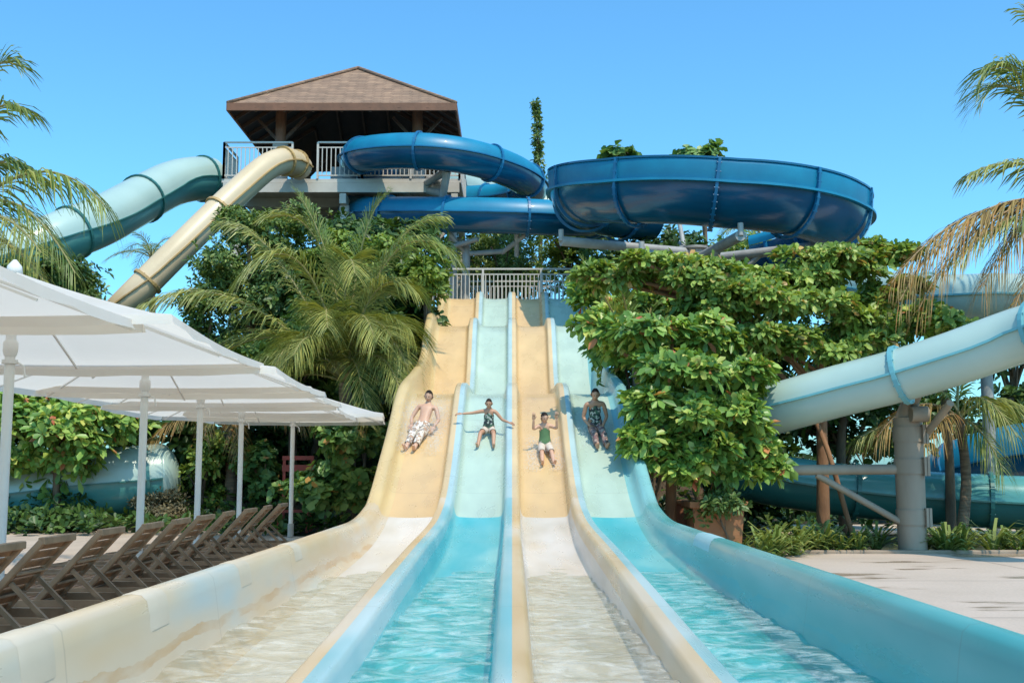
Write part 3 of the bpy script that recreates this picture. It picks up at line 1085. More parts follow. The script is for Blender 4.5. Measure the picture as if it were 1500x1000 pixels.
for a_, c_ in ((P(600, 284, 36), P(655, 250, 33)), (P(600, 272, 36), P(648, 284, 33.6)), (P(600, 262, 36), P(520, 268, 35)), (P(600, 300, 36), P(560, 308, 35)), (P(655, 250, 33), P(648, 292, 33.6)), (P(628, 262, 35), P(650, 268, 34))):
    b = MB()
    b.tube([a_, c_], 0.12, 10)
    b.build('strut', M['galv'], sp2, smooth=True, autosmooth=40)
sp3 = thing('support_column', 'grey pipe frame under the lower blue tube behind the start railing', 'slide support', (-1.4, 34, 2.4))
q = P(683, 370, 34)
b = MB()
b.tube([(q.x, q.y, 2.3), (q.x, q.y, q.z + .3)], 0.12, 12)
b.build('column', M['galv'], sp3, smooth=True, autosmooth=40)
for a_, c_ in ((P(640, 368, 34), P(700, 350, 33.4)), (P(683, 372, 34), P(655, 338, 33.6)), (P(735, 370, 34), P(775, 340, 33.4)), (P(683, 372, 34), P(740, 368, 34)), (P(757, 375, 34), P(757, 335, 33.4))):
    b = MB()
    b.tube([a_, c_], 0.075, 10)
    b.build('strut', M['galv'], sp3, smooth=True, autosmooth=40)

# grey steel column of the aqua tube
gc = thing('support_column', 'thick weathered steel column with a horizontal beam under the aqua tube', 'slide support', (6.5, 18.4, 0))
q = P(1337, 800, 18.4)
zt = P(1337, 612, 18.4).z
b = MB()
b.tube([(q.x, q.y, -.1), (q.x, q.y, zt)], 0.228, 20)
b.build('column', M['grey_col'], gc, smooth=True, autosmooth=40)
for zz in (P(0, 636, 18.4).z, P(0, 683, 18.4).z, P(0, 757, 18.4).z):
    b = MB()
    b.tube([(q.x, q.y, zz - .12), (q.x, q.y, zz + .12)], 0.245, 20)
    for s_ in (-1, 1):
        b.box((q.x + s_ * .02 + .2, q.y - .2, zz), (.05, .1, .3))
    b.build('clamp_band', M['grey_col'], gc, smooth=True, autosmooth=40)
b = MB()
b.tube([(q.x, q.y, zt), (q.x + .02, q.y - .1, zt + .25), (q.x + .03, q.y - .4, zt + .42)], [.2, .14, .1], 14)
b.box((q.x + .02, q.y - .5, zt + .40), (.5, .35, .06))
b.tube([(q.x - .05, q.y - .28, zt + .05), (q.x + .22, q.y - .28, zt + .05)], .13, 14)
b.build('cradle', M['grey_col'], gc, smooth=True, autosmooth=40)
b = MB()
b.tube([P(1042, 689, 18.6), P(1322, 687, 18.4)], 0.085, 14)
b.build('beam', M['grey_col'], gc, smooth=True, autosmooth=40)
b = MB()
b.tube([P(1196, 695, 18.5), P(1322, 766, 18.35)], 0.055, 12)
b.build('brace', M['grey_col'], gc, smooth=True, autosmooth=40)
b = MB()
b.tube([P(1352, 642, 18.4), P(1392, 590, 17.4)], 0.06, 12)
b.build('strut', M['grey_col'], gc, smooth=True, autosmooth=40)

# beige and teal tube carriers
for nm, lab, pts, r in (('support_column', 'slim galvanised post under the pale high tube', [(1440, 446, 22.8)], .12),):
    q = P(*pts[0])
    t_ = thing(nm, lab, 'slide support', (q.x, q.y, float(ground_h(q.x, q.y))))
    b = MB()
    b.tube([(q.x, q.y, float(ground_h(q.x, q.y)) - .1), (q.x, q.y, q.z - .45)], r, 12)
    b.build('post', M['galv'], t_, smooth=True, autosmooth=40)
    b = MB()
    b.tube([(q.x - .5, q.y, q.z - .1), (q.x - .3, q.y, q.z - .38), (q.x, q.y, q.z - .47), (q.x + .3, q.y, q.z - .38), (q.x + .5, q.y, q.z - .1)], .05, 10)
    b.build('saddle', M['galv'], t_, smooth=True)

# ------------------------------------------------------------------ umbrellas
def canvas_mat():
    m, nt, b = newmat('white_umbrella_canvas')
    v = coords(nt)
    n = noise(nt, v, 2.0, 4)
    col = ramp(nt, n, [(0.35, (0.74, 0.71, 0.66)), (0.65, (0.80, 0.78, 0.74))])
    L(nt, col, b.inputs['Base Color'])
    b.inputs['Roughness'].default_value = 0.9
    bump(nt, b, noise(nt, v, 90, 2), 0.1, 0.004)
    t = N(nt, 'ShaderNodeBsdfTranslucent')
    t.inputs['Color'].default_value = c4((0.92, 0.84, 0.73))
    mx = N(nt, 'ShaderNodeMixShader')
    mx.inputs[0].default_value = 0.50
    L(nt, b.outputs[0], mx.inputs[1])
    L(nt, t.outputs[0], mx.inputs[2])
    L(nt, mx.outputs[0], nt.nodes['Material Output'].inputs['Surface'])
    return m


UG = 'square white umbrellas in a row beside the slide'
ul = ['white square umbrella over the nearest loungers, its pole outside the picture', 'white square umbrella whose pole stands closest to the picture edge',
      'white square umbrella on the second visible pole counted from the camera', 'white square umbrella on the middle one of the five visible poles',
      'white square umbrella on the fourth visible pole, in front of the last one', 'white square umbrella at the far end of the row near the bushes']


def make_umbrella():
    r = thing('umbrella', ul[0], 'umbrella', (0, 0, 0), UG)
    H, E, A = 1.52, 2.225, 2.80
    b = MB()
    n = 10
    vs, fs = [], []
    # canopy: four panels, each sagging a little between the ribs
    for s_ in range(4):
        a0 = math.pi / 4 + s_ * math.pi / 2
        base = len(vs)
        for i in range(n + 1):
            t = i / n
            for j in range(n + 1):
                u = j / n
                c0 = Vector((math.cos(a0), math.sin(a0), 0)) * H * math.sqrt(2)
                c1 = Vector((math.cos(a0 + math.pi / 2), math.sin(a0 + math.pi / 2), 0)) * H * math.sqrt(2)
                e = c0.lerp(c1, u) * t
                sag = -0.025 * math.sin(math.pi * u) * t * t - 0.02 * math.sin(math.pi * t)
                e.z = A + (E - A) * t + sag + (0.02 if t == 1 else 0)
                inn = 0.014 * math.sin(math.pi * u) * (t ** 4)
                e.x *= 1 - inn
                e.y *= 1 - inn
                vs.append(e)
        for i in range(n):
            for j in range(n):
                p = base + i * (n + 1) + j
                fs.append((p, p + n + 1, p + n + 2, p + 1))
        # valance
        vb = len(vs)
        for j in range(n + 1):
            q = vs[base + n * (n + 1) + j]
            vs.append(q.copy())
            w = 0.012 * math.sin(j * 2.4)
            q2 = Vector((q.x * (1.012 + w), q.y * (1.012 + w), q.z - 0.065 + 0.006 * math.cos(j * 2.0)))
            vs.append(q2)
        for j in range(n):
            p = vb + 2 * j
            fs.append((p, p + 1, p + 3, p + 2))
    b.add(vs, fs)
    cano = b.build('canopy', CANVAS, r, smooth=True, autosmooth=35)
    b = MB()
    for s_ in range(8):
        a0 = math.pi / 4 + s_ * math.pi / 4
        k = H * math.sqrt(2) if s_ % 2 == 0 else H
        c = Vector((math.cos(a0) * k * .97, math.sin(a0) * k * .97, E - (.05 if s_ % 2 == 0 else .10)))
        b.bar((0, 0, A - .05), c + Vector((0, 0, .02)), 0.014)
    b.build('rib', M['white_fabric'], r)
    b = MB()
    b.tube([(0, 0, 0), (0, 0, A - .03)], 0.036, 14)
    po = b.build('pole', M['white_paint'], r, smooth=True, autosmooth=40)
    b = MB()
    b.tube([(0, 0, 2.14), (0, 0, 2.18), (0, 0, 2.24), (0, 0, 2.26)], [.042, .052, .052, .042], 14)
    b.tube([(0.0, 0, 2.08), (0, 0, 2.11)], [.055, .055], 12)
    b.tube([(0.04, 0, 2.10), (0.10, 0, 2.06), (0.11, 0, 1.98)], 0.008, 6)
    b.build('hub', M['white_paint'], r, smooth=True, autosmooth=40)
    b = MB()
    b.tube([(0, 0, A - .03), (0, 0, A + .04), (0, 0, A + .09)], [.06, .05, .012], 12)
    b.build('finial', M['white_paint'], r, smooth=True)
    b = MB()
    b.box((0, 0, 0.045), (0.62, 0.62, 0.09))
    b.tube([(0, 0, .09), (0, 0, .34)], .05, 12)
    b.build('base_plate', M['galv'], r, bevel=0.01)
    return r


CANVAS = canvas_mat()
um = make_umbrella()
for i, (x, y) in enumerate([(-3.98, 5.55), (-3.86, 8.62), (-3.82, 11.7), (-4.07, 14.72), (-4.22, 17.6), (-3.98, 20.5)]):
    o = um if i == 0 else copy_tree(um)
    o.location = (x, y, [.0, .03, -.02, .03, -.03, .02][i])
    o.rotation_euler = (0, 0, math.radians(2.0 + [0, .4, -.4, .6, .8, 4][i]))
    if i < 3:
        o.scale = (1.08, 1.08, 1.0)
    o['label'] = ul[i]

# ------------------------------------------------------------------ sun loungers
LG = 'brown sun loungers in a row beside the slide'
words = ['first', 'second', 'third', 'fourth', 'fifth', 'sixth', 'seventh', 'eighth', 'ninth', 'tenth']


def make_lounger():
    r = thing('sun_lounger', 'x', 'sun lounger', (0, 0, 0), LG)
    for s_ in (-1, 1):
        b = MB()
        pts = [(-1.0, s_ * .27, .22), (-.97, s_ * .27, .275), (-.85, s_ * .27, .29), (0, s_ * .27, .29), (.8, s_ * .27, .29), (.93, s_ * .27, .27), (.97, s_ * .27, .21)]
        b.sweep(pts, [(-.022, -.045), (.022, -.045), (.022, .045), (-.022, .045)], True)
        b.add([pts[0]], [])
        b.build('side_rail', M['lounger_frame'], r)
    for x in (-.8, .72):
        for s_ in (-1, 1):
            b = MB()
            b.bar((x + (.05 if x > 0 else -.05), s_ * .27, 0), (x, s_ * .27, .26), .05)
            b.build('leg', M['lounger_frame'], r)
    b = MB()
    for i in range(17):
        x = -.93 + i * .08
        b.box((x, 0, .305), (.062, .50, .02))
    b.build('seat', M['lounger'], r, bevel=.005)
    b = MB()
    b.box((.93, 0, .27), (.05, .50, .07))
    b.box((-.96, 0, .265), (.05, .50, .05))
    b.build('end_rail', M['lounger_frame'], r, bevel=.008)
    h, t = Vector((.33, 0, .31)), Vector((.80, 0, .83))
    d = (t - h).normalized()
    b = MB()
    for s_ in (-1, 1):
        b.bar(h + Vector((0, s_ * .24, 0)), t + Vector((0, s_ * .24, 0)), .05, .045)
    b.bar(t + Vector((0, -.26, 0)), t + Vector((0, .26, 0)), .05, .05)
    for q in (.3, .6):
        c = h.lerp(t, q) - Vector((-.012, 0, .014))
        b.bar(c + Vector((0, -.24, 0)), c + Vector((0, .24, 0)), .035, .02)
    bk = b.build('backrest_frame', M['lounger_frame'], r, bevel=.008)
    b = MB()
    for i in range(8):
        c = h.lerp(t, (i + .5) / 8.2)
        nrm = Vector((-d.z, 0, d.x)) * .01
        c = c + nrm
        rot = Matrix((d, Vector((0, 1, 0)), Vector((-d.z, 0, d.x)))).transposed()
        b.box(c, (.066, .44, .016), rot)
    b.build('backrest', M['lounger'], r, bevel=.004)
    for s_ in (-1, 1):
        b = MB()
        b.bar(h.lerp(t, .5) + Vector((.02, s_ * .21, -.02)), (.86, s_ * .21, .285), .03, .03)
        b.build('strut', M['lounger_frame'], r)
    b = MB()
    b.bar((.86, -.23, .285), (.86, .23, .285), .03)
    b.build('strut_rail', M['lounger_frame'], r)
    return r


lo = make_lounger()
# twelve loungers; label by the things they stand beside
ll_ = ['brown sun lounger at the picture edge, first of the row and mostly cut off'] + [
    'brown slatted sun lounger with raised back, %s in the row counted from the camera' % w_ for w_ in words[1:9]] + [
    'brown slatted sun lounger farthest from the camera, last of the row before the bushes']
ly = [6.95, 7.85, 8.85, 9.75, 10.6, 11.5, 12.5, 13.5, 14.6, 15.6]
for i, y in enumerate(ly):
    o = lo if i == 0 else copy_tree(lo)
    o.location = (-3.90 - .004 * i - random.uniform(-.04, .04), y, 0.0)
    o.rotation_euler = (0, 0, math.radians(random.uniform(-3, 3) + 1.5))
    o['label'] = ll_[i]

# ------------------------------------------------------------------ people
def eval_skin(joints, edges, rootname, levels=2):
    names = list(joints)
    me = bpy.data.meshes.new('tmp')
    me.from_pydata([joints[n][0] for n in names], [(names.index(a), names.index(b)) for a, b in edges], [])
    o = bpy.data.objects.new('tmp', me)
    COL.objects.link(o)
    md = o.modifiers.new('s', 'SKIN')
    md.use_smooth_shade = True
    md.branch_smoothing = 0.3
    for i, n in enumerate(names):
        r = joints[n][1]
        me.skin_vertices[0].data[i].radius = r if isinstance(r, tuple) else (r, r)
        me.skin_vertices[0].data[i].use_root = (n == rootname)
    ss = o.modifiers.new('u', 'SUBSURF')
    ss.levels = levels
    dg = bpy.context.evaluated_depsgraph_get()
    ev = o.evaluated_get(dg)
    m2 = ev.to_mesh()
    V = [v.co.copy() for v in m2.vertices]
    Nn = [v.normal.copy() for v in m2.vertices]
    Fs = [tuple(p.vertices) for p in m2.polygons]
    ev.to_mesh_clear()
    bpy.data.objects.remove(o)
    bpy.data.meshes.remove(me)
    return V, Nn, Fs


def head_mesh(c, f, u, s, mb, mb_hair, long_hair):
    f = Vector(f).normalized()
    u = (Vector(u) - f * Vector(u).dot(f)).normalized()
    r = f.cross(u)
    nu, nv = 28, 20

    def pt(lon, lat, k=1.0):
        z = math.sin(lat)
        cc = math.cos(lat)
        x = cc * math.sin(lon)
        y = cc * math.cos(lon)
        jaw = 1 - .30 * max(0, -z) ** 1.3
        X, Y, Z = x * .074 * jaw, y * .092 * (1 - .12 * max(0, -z)), z * .116
        if k == 1.0 and y > .5:
            g = math.exp(-((x / .14) ** 2)) * math.exp(-(((z + .12) / .2) ** 2))
            Y += .024 * g
            for ex in (-.38, .38):
                Y -= .010 * math.exp(-(((x - ex) / .2) ** 2) - (((z - .06) / .14) ** 2))
            Y += .008 * math.exp(-((x / .3) ** 2) - (((z + .5) / .12) ** 2))
        return c + (r * X + f * Y + u * Z) * s * k
    vs, fs, ms = [], [], []
    for i in range(nv + 1):
        lat = -math.pi / 2 + math.pi * i / nv
        for j in range(nu):
            vs.append(pt(2 * math.pi * j / nu, lat))
    for i in range(nv):
        lat = -math.pi / 2 + math.pi * (i + .5) / nv
        for j in range(nu):
            j2 = (j + 1) % nu
            lon = 2 * math.pi * (j + .5) / nu
            x, y, z = math.cos(lat) * math.sin(lon), math.cos(lat) * math.cos(lon), math.sin(lat)
            m_ = 0
            if y > .5 and abs(abs(x) - .38) < .15 and abs(z - .05) < .085:
                m_ = 1
            if y > .6 and abs(x) < .28 and abs(z + .52) < .075:
                m_ = 2
            fs.append((i * nu + j, i * nu + j2, (i + 1) * nu + j2, (i + 1) * nu + j))
            ms.append(m_)
    b0 = len(mb.v)
    mb.v += [tuple(v) for v in vs]
    mb.f += [tuple(q + b0 for q in f_) for f_ in fs]
    mb.m += ms
    for sx in (-1, 1):
        e = c + (r * sx * .076 - f * .005 + u * .0) * s
        mb.tube([e + u * .03 * s, e + r * sx * .012 * s, e - u * .03 * s], [.008 * s, .014 * s, .006 * s], 8)
    # hair cap
    hv, hf = [], []
    idx = {}
    for i in range(nv):
        lat = -math.pi / 2 + math.pi * (i + .5) / nv
        for j in range(nu):
            lon = 2 * math.pi * (j + .5) / nu
            y, z = math.cos(lat) * math.cos(lon), math.sin(lat)
            if z > .42 + .35 * max(0, y) or (y < .12 and z > -.45):
                q = []
                for (a, b_) in ((i, j), (i, j + 1), (i + 1, j + 1), (i + 1, j)):
                    key = (a, b_ % nu)
                    if key not in idx:
                        idx[key] = len(hv)
                        hv.append(pt(2 * math.pi * key[1] / nu, -math.pi / 2 + math.pi * a / nv, 1.10 + .02 * math.sin(key[1] * 3.1)))
                    q.append(idx[key])
                hf.append(tuple(q))
    mb_hair.add(hv, hf)
    if long_hair:
        b_ = c - f * .095 * s + u * .02 * s
        mb_hair.tube([b_ + u * .04 * s, b_ - f * .05 * s - u * .03 * s, b_ - f * .03 * s - u * .14 * s, b_ - f * .02 * s - u * .24 * s],
                     [.04 * s, .05 * s, .04 * s, .012 * s], 10)


def hand_mesh(mb, w, d, side, nrm, s):
    d = Vector(d).normalized()
    nrm = (Vector(nrm) - d * Vector(nrm).dot(d)).normalized()
    a = d.cross(nrm)
    pc = w + d * .045 * s
    b0 = len(mb.v)
    mb.sweep([w, w + d * .03 * s, w + d * .07 * s, w + d * .092 * s],
             [(x * s, y * s) for x, y in ((-.036, -.008), (0, -.013), (.036, -.008), (.038, .006), (0, .012), (-.038, .006))], True)
    # orient palm manually: sweep keeps up vertical, fine for a small palm
    for k, ln in enumerate((.066, .076, .070, .055)):
        o = (k - 1.5) * .020 * s
        b = w + d * .088 * s + a * o
        mb.tube([b, b + (d * .55 + a * o * 1.5) * ln * s, b + (d * .9 - nrm * .25 + a * o * 2) * ln * s, b + (d * 1.05 - nrm * .55 + a * o * 2) * ln * s],
                [.0092 * s, .009 * s, .008 * s, .005 * s], 6)
    t0 = w + d * .025 * s - a * side * .03 * s
    mb.tube([t0, t0 + (d * .03 - a * side * .025) * s, t0 + (d * .06 - a * side * .032 - nrm * .012) * s], [.012 * s, .010 * s, .006 * s], 6)


def seg_near(p, bones):
    best = None
    for k, (n, a, b) in enumerate(bones):
        ab = b - a
        t = max(0, min(1, (p - a).dot(ab) / ab.length_squared))
        q = (p - (a + ab * t)).length
        if best is None or q < best[0]:
            best = (q, n, t)
    return best[1], best[2]


def solve_floor(px, py):
    lo_, hi_ = 16.2, 19.75
    for _ in range(40):
        m_ = (lo_ + hi_) / 2
        z = float(zF(m_))
        q = P(px, py, m_)
        if q.z > z:
            lo_, hi_ = m_, hi_
        else:
            lo_, hi_ = lo_, m_
    y = (lo_ + hi_) / 2
    return Vector((P(px, py, y).x, y, float(zF(y))))


def make_person(label, hip_px, yaw, s, J, skin, clothes, long_hair, face, headup, hands):
    hp = solve_floor(*hip_px)
    sl = math.atan((float(zF(hp.y + .3)) - float(zF(hp.y - .3))) / .6)
    r = thing('person', label, 'person', (0, 0, 0))
    R = {'pelvis': (.125, .105), 'belly': (.115, .09), 'chest': (.135, .1), 'upper': (.10, .075), 'neck': (.052, .052), 'head': (.055, .055),
         'sh': .052, 'el': .038, 'wr': .026, 'hip': .082, 'kn': .054, 'an': .036, 'toe': (.032, .022), 'calf': .052, 'heel': .034}
    JJ = {}
    for n, p in J.items():
        base = n.split('_')[0]
        rr = R[base]
        rr = tuple(x * s for x in rr) if isinstance(rr, tuple) else rr * s
        JJ[n] = (Vector(p) * s, rr)
    E = [('pelvis', 'belly'), ('belly', 'chest'), ('chest', 'upper'), ('upper', 'neck'), ('neck', 'head')]
    for q in ('l', 'r'):
        E += [('upper', 'sh_' + q), ('sh_' + q, 'el_' + q), ('el_' + q, 'wr_' + q), ('pelvis', 'hip_' + q), ('hip_' + q, 'kn_' + q),
              ('kn_' + q, 'calf_' + q), ('calf_' + q, 'an_' + q), ('an_' + q, 'toe_' + q)]
        k, a = JJ['kn_' + q][0], JJ['an_' + q][0]
        JJ['calf_' + q] = (k.lerp(a, .35) + Vector((0, 0, -.01 * s)), R['calf'] * s)
    V, Nn, Fs = eval_skin(JJ, E, 'pelvis')
    mb = MB()
    mb.add(V, Fs)
    hair = MB()
    head_mesh(JJ['head'][0] + (JJ['head'][0] - JJ['neck'][0]).normalized() * .045 * s, face, headup, s * 1.0, mb, hair, long_hair)
    for q, sd in (('l', -1), ('r', 1)):
        w = JJ['wr_' + q][0]
        d, nrm = hands[q]
        hand_mesh(mb, w, d, sd, nrm, s)
    bones = [(a + '>' + b, JJ[a][0], JJ[b][0]) for a, b in E]
    body = mb.build('body', [skin, M['eye'], M['lips']], r, smooth=True)
    hair.build('hair', M['hair'], r, smooth=True)
    fc = [seg_near(sum((V[i] for i in f), Vector()) / len(f), bones) for f in Fs]
    for nm, mat_, spec, off in clothes:
        used, vs, fs = {}, [], []
        for f, (bn, t) in zip(Fs, fc):
            ok = False
            for k, (t0, t1) in spec.items():
                if bn == k or bn.startswith(k + '_') or bn.split('_')[0] == k or bn.replace('_l', '').replace('_r', '') == k:
                    if t0 <= t <= t1:
                        ok = True
            if ok:
                q = []
                for i in f:
                    if i not in used:
                        used[i] = len(vs)
                        vs.append(V[i] + Nn[i] * off * s)
                    q.append(used[i])
                fs.append(tuple(q))
        b = MB()
        b.add(vs, fs)
        b.build(nm, mat_, r, smooth=True)
    r.matrix_world = Matrix.Translation(hp) @ Matrix.Rotation(sl, 4, 'X') @ Matrix.Rotation(math.radians(yaw), 4, 'Z')
    r.location = hp
    r.rotation_euler = (Matrix.Rotation(sl, 4, 'X') @ Matrix.Rotation(math.radians(yaw), 4, 'Z')).to_euler()
    return r, hp, sl


def legs(w=.1, kn=.13, spread=.0, bent=.0):
    d = {}
    for q, sx in (('l', -1), ('r', 1)):
        d['hip_' + q] = (sx * .085, -.05, .10)
        d['kn_' + q] = (sx * (w + spread * .5), -.46, kn + bent)
        d['an_' + q] = (sx * (w + spread), -.86, .06)
        d['toe_' + q] = (sx * (w + spread + .02), -.93, .20)
    return d


def torso(lean):
    """lean: degrees the trunk tilts back from the slide's normal."""
    a = math.radians(lean)
    up = Vector((0, math.sin(a), math.cos(a)))
    p0 = Vector((0, 0, .11))
    d = {'pelvis': tuple(p0), 'belly': tuple(p0 + up * .17), 'chest': tuple(p0 + up * .34), 'upper': tuple(p0 + up * .45), 'neck': tuple(p0 + up * .545)}
    return d, up, p0


# man, reclining
d, up, p0 = torso(58)
d['head'] = tuple(p0 + up * .60 + Vector((0, -.03, .05)))
d.update(legs(.08, .14, .0))
s0 = p0 + up * .44
d['sh_l'] = (-.175, s0.y, s0.z)
d['sh_r'] = (.175, s0.y, s0.z)
d['el_l'] = (-.27, s0.y - .18, s0.z - .17)
d['el_r'] = (.27, s0.y - .18, s0.z - .17)
d['wr_l'] = (-.22, s0.y - .36, s0.z - .22)
d['wr_r'] = (.22, s0.y - .36, s0.z - .22)
SHORTS = {'pelvis>belly': (0, .35), 'pelvis>hip': (0, 1), 'hip>kn': (0, 1.0), 'kn>calf': (0, 1), 'calf>an': (0, .35)}
man = make_person('dark-haired man in pale printed shorts lying back on the slide amid spray', (619, 632), -12, .85, d, M['skin'],
                  [('swim_shorts', M['print_shorts'], SHORTS, .02)], False, (0, -1, .25), (0, .25, 1),
                  {'l': ((0.1, -1, -.1), (0, 0, 1)), 'r': ((-.1, -1, -.1), (0, 0, 1))})
# girl with arms stretched out
d, up, p0 = torso(12)
d['head'] = tuple(p0 + up * .60 + Vector((0, -.03, .01)))
d.update(legs(.13, .20, .06, .02))
s0 = p0 + up * .44
d['sh_l'] = (-.155, s0.y, s0.z)
d['sh_r'] = (.155, s0.y, s0.z)
d['el_l'] = (-.40, s0.y - .06, s0.z - .03)
d['wr_l'] = (-.64, s0.y - .14, s0.z - .02)
d['el_r'] = (.33, s0.y - .10, s0.z - .17)
d['wr_r'] = (.50, s0.y - .25, s0.z - .16)
SUIT = {'pelvis>belly': (0, 1), 'belly>chest': (0, 1), 'chest>upper': (0, .75), 'pelvis>hip': (0, .8)}
TOP = {'pelvis>belly': (.25, 1), 'belly>chest': (0, 1), 'chest>upper': (0, .75)}
SH2 = {'pelvis>belly': (0, .25), 'pelvis>hip': (0, 1), 'hip>kn': (0, .55)}
girl1 = make_person('girl with arms stretched wide in a dark leaf-print swimsuit on the aqua lane', (716, 634), -4, .67, d, M['skin_tan'],
                    [('swimsuit', M['print_green'], SUIT, .012), ('shorts', M['white_cloth'], SH2, .018)], True, (0, -1, .1), (0, .1, 1),
                    {'l': ((-1, -.2, 0), (0, 0, 1)), 'r': ((.8, -.6, 0), (0, 0, 1))})
# girl with hands up
d, up, p0 = torso(14)
d['head'] = tuple(p0 + up * .60 + Vector((0, -.03, .01)))
d.update(legs(.09, .15, .04, .0))
s0 = p0 + up * .44
for q, sx in (('l', -1), ('r', 1)):
    d['sh_' + q] = (sx * .155, s0.y, s0.z)
    d['el_' + q] = (sx * .27, s0.y - .12, s0.z - .02)
    d['wr_' + q] = (sx * .26, s0.y - .12, s0.z + .23)
girl2 = make_person('girl in a green top and pale shorts raising both hands beside her head', (798, 658), 4, .69, d, M['skin'],
                    [('swim_top', M['green_suit'], TOP, .012), ('shorts', M['white_cloth'], {'pelvis>belly': (0, .3), 'pelvis>hip': (0, 1), 'hip>kn': (0, .9)}, .018)], True,
                    (.2, -1, .05), (0, .1, 1), {'l': ((0, -.1, 1), (0, -1, 0)), 'r': ((0, -.1, 1), (0, -1, 0))})
# woman
d, up, p0 = torso(8)
d['head'] = tuple(p0 + up * .60 + Vector((0, -.03, .01)))
d.update(legs(.09, .15, .0))
s0 = p0 + up * .44
for q, sx in (('l', -1), ('r', 1)):
    d['sh_' + q] = (sx * .17, s0.y, s0.z)
    d['el_' + q] = (sx * .235, s0.y - .06, s0.z - .26)
    d['wr_' + q] = (sx * .12, s0.y - .26, s0.z - .36)
woman = make_person('woman in a dark patterned swimsuit under the overhanging leaves, hands in her lap', (871, 630), 6, .83, d, M['skin_tan'],
                    [('swimsuit', M['print_green'], SUIT, .012), ('leggings', M['print_rose'], {'pelvis>hip': (.5, 1), 'hip>kn': (0, 1), 'kn>calf': (0, 1), 'calf>an': (0, .6)}, .014)],
                    True, (-.1, -1, .05), (0, .1, 1), {'l': ((.5, -.8, -.1), (0, 0, 1)), 'r': ((-.5, -.8, -.1), (0, 0, 1))})


def spraymat():
    m, nt, b = newmat('white_spray')
    b.inputs['Base Color'].default_value = (0.95, 0.94, 0.93, 1)
    b.inputs['Roughness'].default_value = 0.3
    b.inputs['Alpha'].default_value = 0.45
    return m


SPRAY = spraymat()


def spray(hp, sl, n, seed, w, lo_, hi_, hgt, label):
    r = np.random.default_rng(seed)
    rot = Matrix.Rotation(sl, 3, 'X')
    oct_v = np.array([(1, 0, 0), (-1, 0, 0), (0, 1, 0), (0, -1, 0), (0, 0, 1), (0, 0, -1)], float)
    oct_f = np.array([(0, 2, 4), (2, 1, 4), (1, 3, 4), (3, 0, 4), (2, 0, 5), (1, 2, 5), (3, 1, 5), (0, 3, 5)])
    y = r.uniform(lo_, hi_, n)
    sd = r.choice([-1, 1], n)
    x = sd * (np.abs(r.normal(.22, .08, n))) * w
    z = np.abs(r.normal(0, hgt, n)) * (1 - np.abs(y) * .3) + .01
    rad = r.uniform(.002, .0055, n)
    Rm = np.array(rot)
    C = np.stack([x, y, z], -1) @ Rm.T + np.array(hp)
    V = (C[:, None, :] + oct_v[None] * rad[:, None, None]).reshape(-1, 3)
    Fq = (oct_f[None] + 6 * np.arange(n)[:, None, None]).reshape(-1, 3)
    o = np_mesh('water_spray', V, Fq, SPRAY, smooth=True)
    tag(o, label, 'spray', None, 'stuff')


spray(man[1], man[2], 7000, 1, 1.1, -.9, .8, .2, 'white spray thrown up around the sliding man')
spray(girl1[1], girl1[2], 1200, 2, .8, -.6, .3, .05, 'thin spray around the girl with stretched arms')
spray(girl2[1], girl2[2], 3000, 3, .85, -.8, .3, .08, 'spray around the legs of the girl in green')
spray(woman[1], woman[2], 1200, 4, .9, -.7, .3, .06, 'spray around the woman under the leaves')

# ------------------------------------------------------------------ vegetation
def norm(a):
    return a / np.maximum(np.linalg.norm(a, axis=-1, keepdims=True), 1e-9)


def leaf_arrays(C, A, k, Ln, W, spread, rng, fold=.12, droop=.1, tipw=.8):
    n = len(C)
    A = norm(A)
    ref = np.where(np.abs(A[:, 2:3]) > .9, np.array([[1., 0, 0]]), np.array([[0, 0, 1.]]))
    t1 = norm(np.cross(A, ref))
    t2 = np.cross(A, t1)
    th = (np.arange(k)[None] * (2 * math.pi / k) + rng.uniform(0, 6.28, (n, 1)) + rng.normal(0, .3, (n, k)))[..., None]
    ph = rng.uniform(spread[0], spread[1], (n, k))[..., None]
    D = np.cos(ph) * (np.cos(th) * t1[:, None] + np.sin(th) * t2[:, None]) + np.sin(ph) * A[:, None]
    Nn = norm(A[:, None] - (D * A[:, None]).sum(-1, keepdims=True) * D + rng.normal(0, .12, (n, k, 3)))
    S = norm(np.cross(D, Nn))
    l = Ln * rng.uniform(.45, 1.25, (n, k, 1))
    w = W * rng.uniform(.75, 1.15, (n, k, 1))
    b = C[:, None] + D * .02 + rng.normal(0, .012, (n, k, 3))
    g = np.array([0, 0, -1.0])
    p = [b,
         b + D * .42 * l + S * w * .36 + Nn * fold * w, b + D * .75 * l + S * w * .5 * tipw + Nn * fold * w + g * droop * l * .4,
         b + D * l + g * droop * l,
         b + D * .75 * l - S * w * .5 * tipw + Nn * fold * w + g * droop * l * .4, b + D * .42 * l - S * w * .36 + Nn * fold * w]
    V = np.stack(p, 2).reshape(-1, 3)
    base = (np.arange(n * k) * 6)[:, None]
    Fq = np.concatenate([base + np.array([[0, 1, 2, 3]]), base + np.array([[0, 3, 4, 5]])], 1).reshape(-1, 4)
    return V, Fq


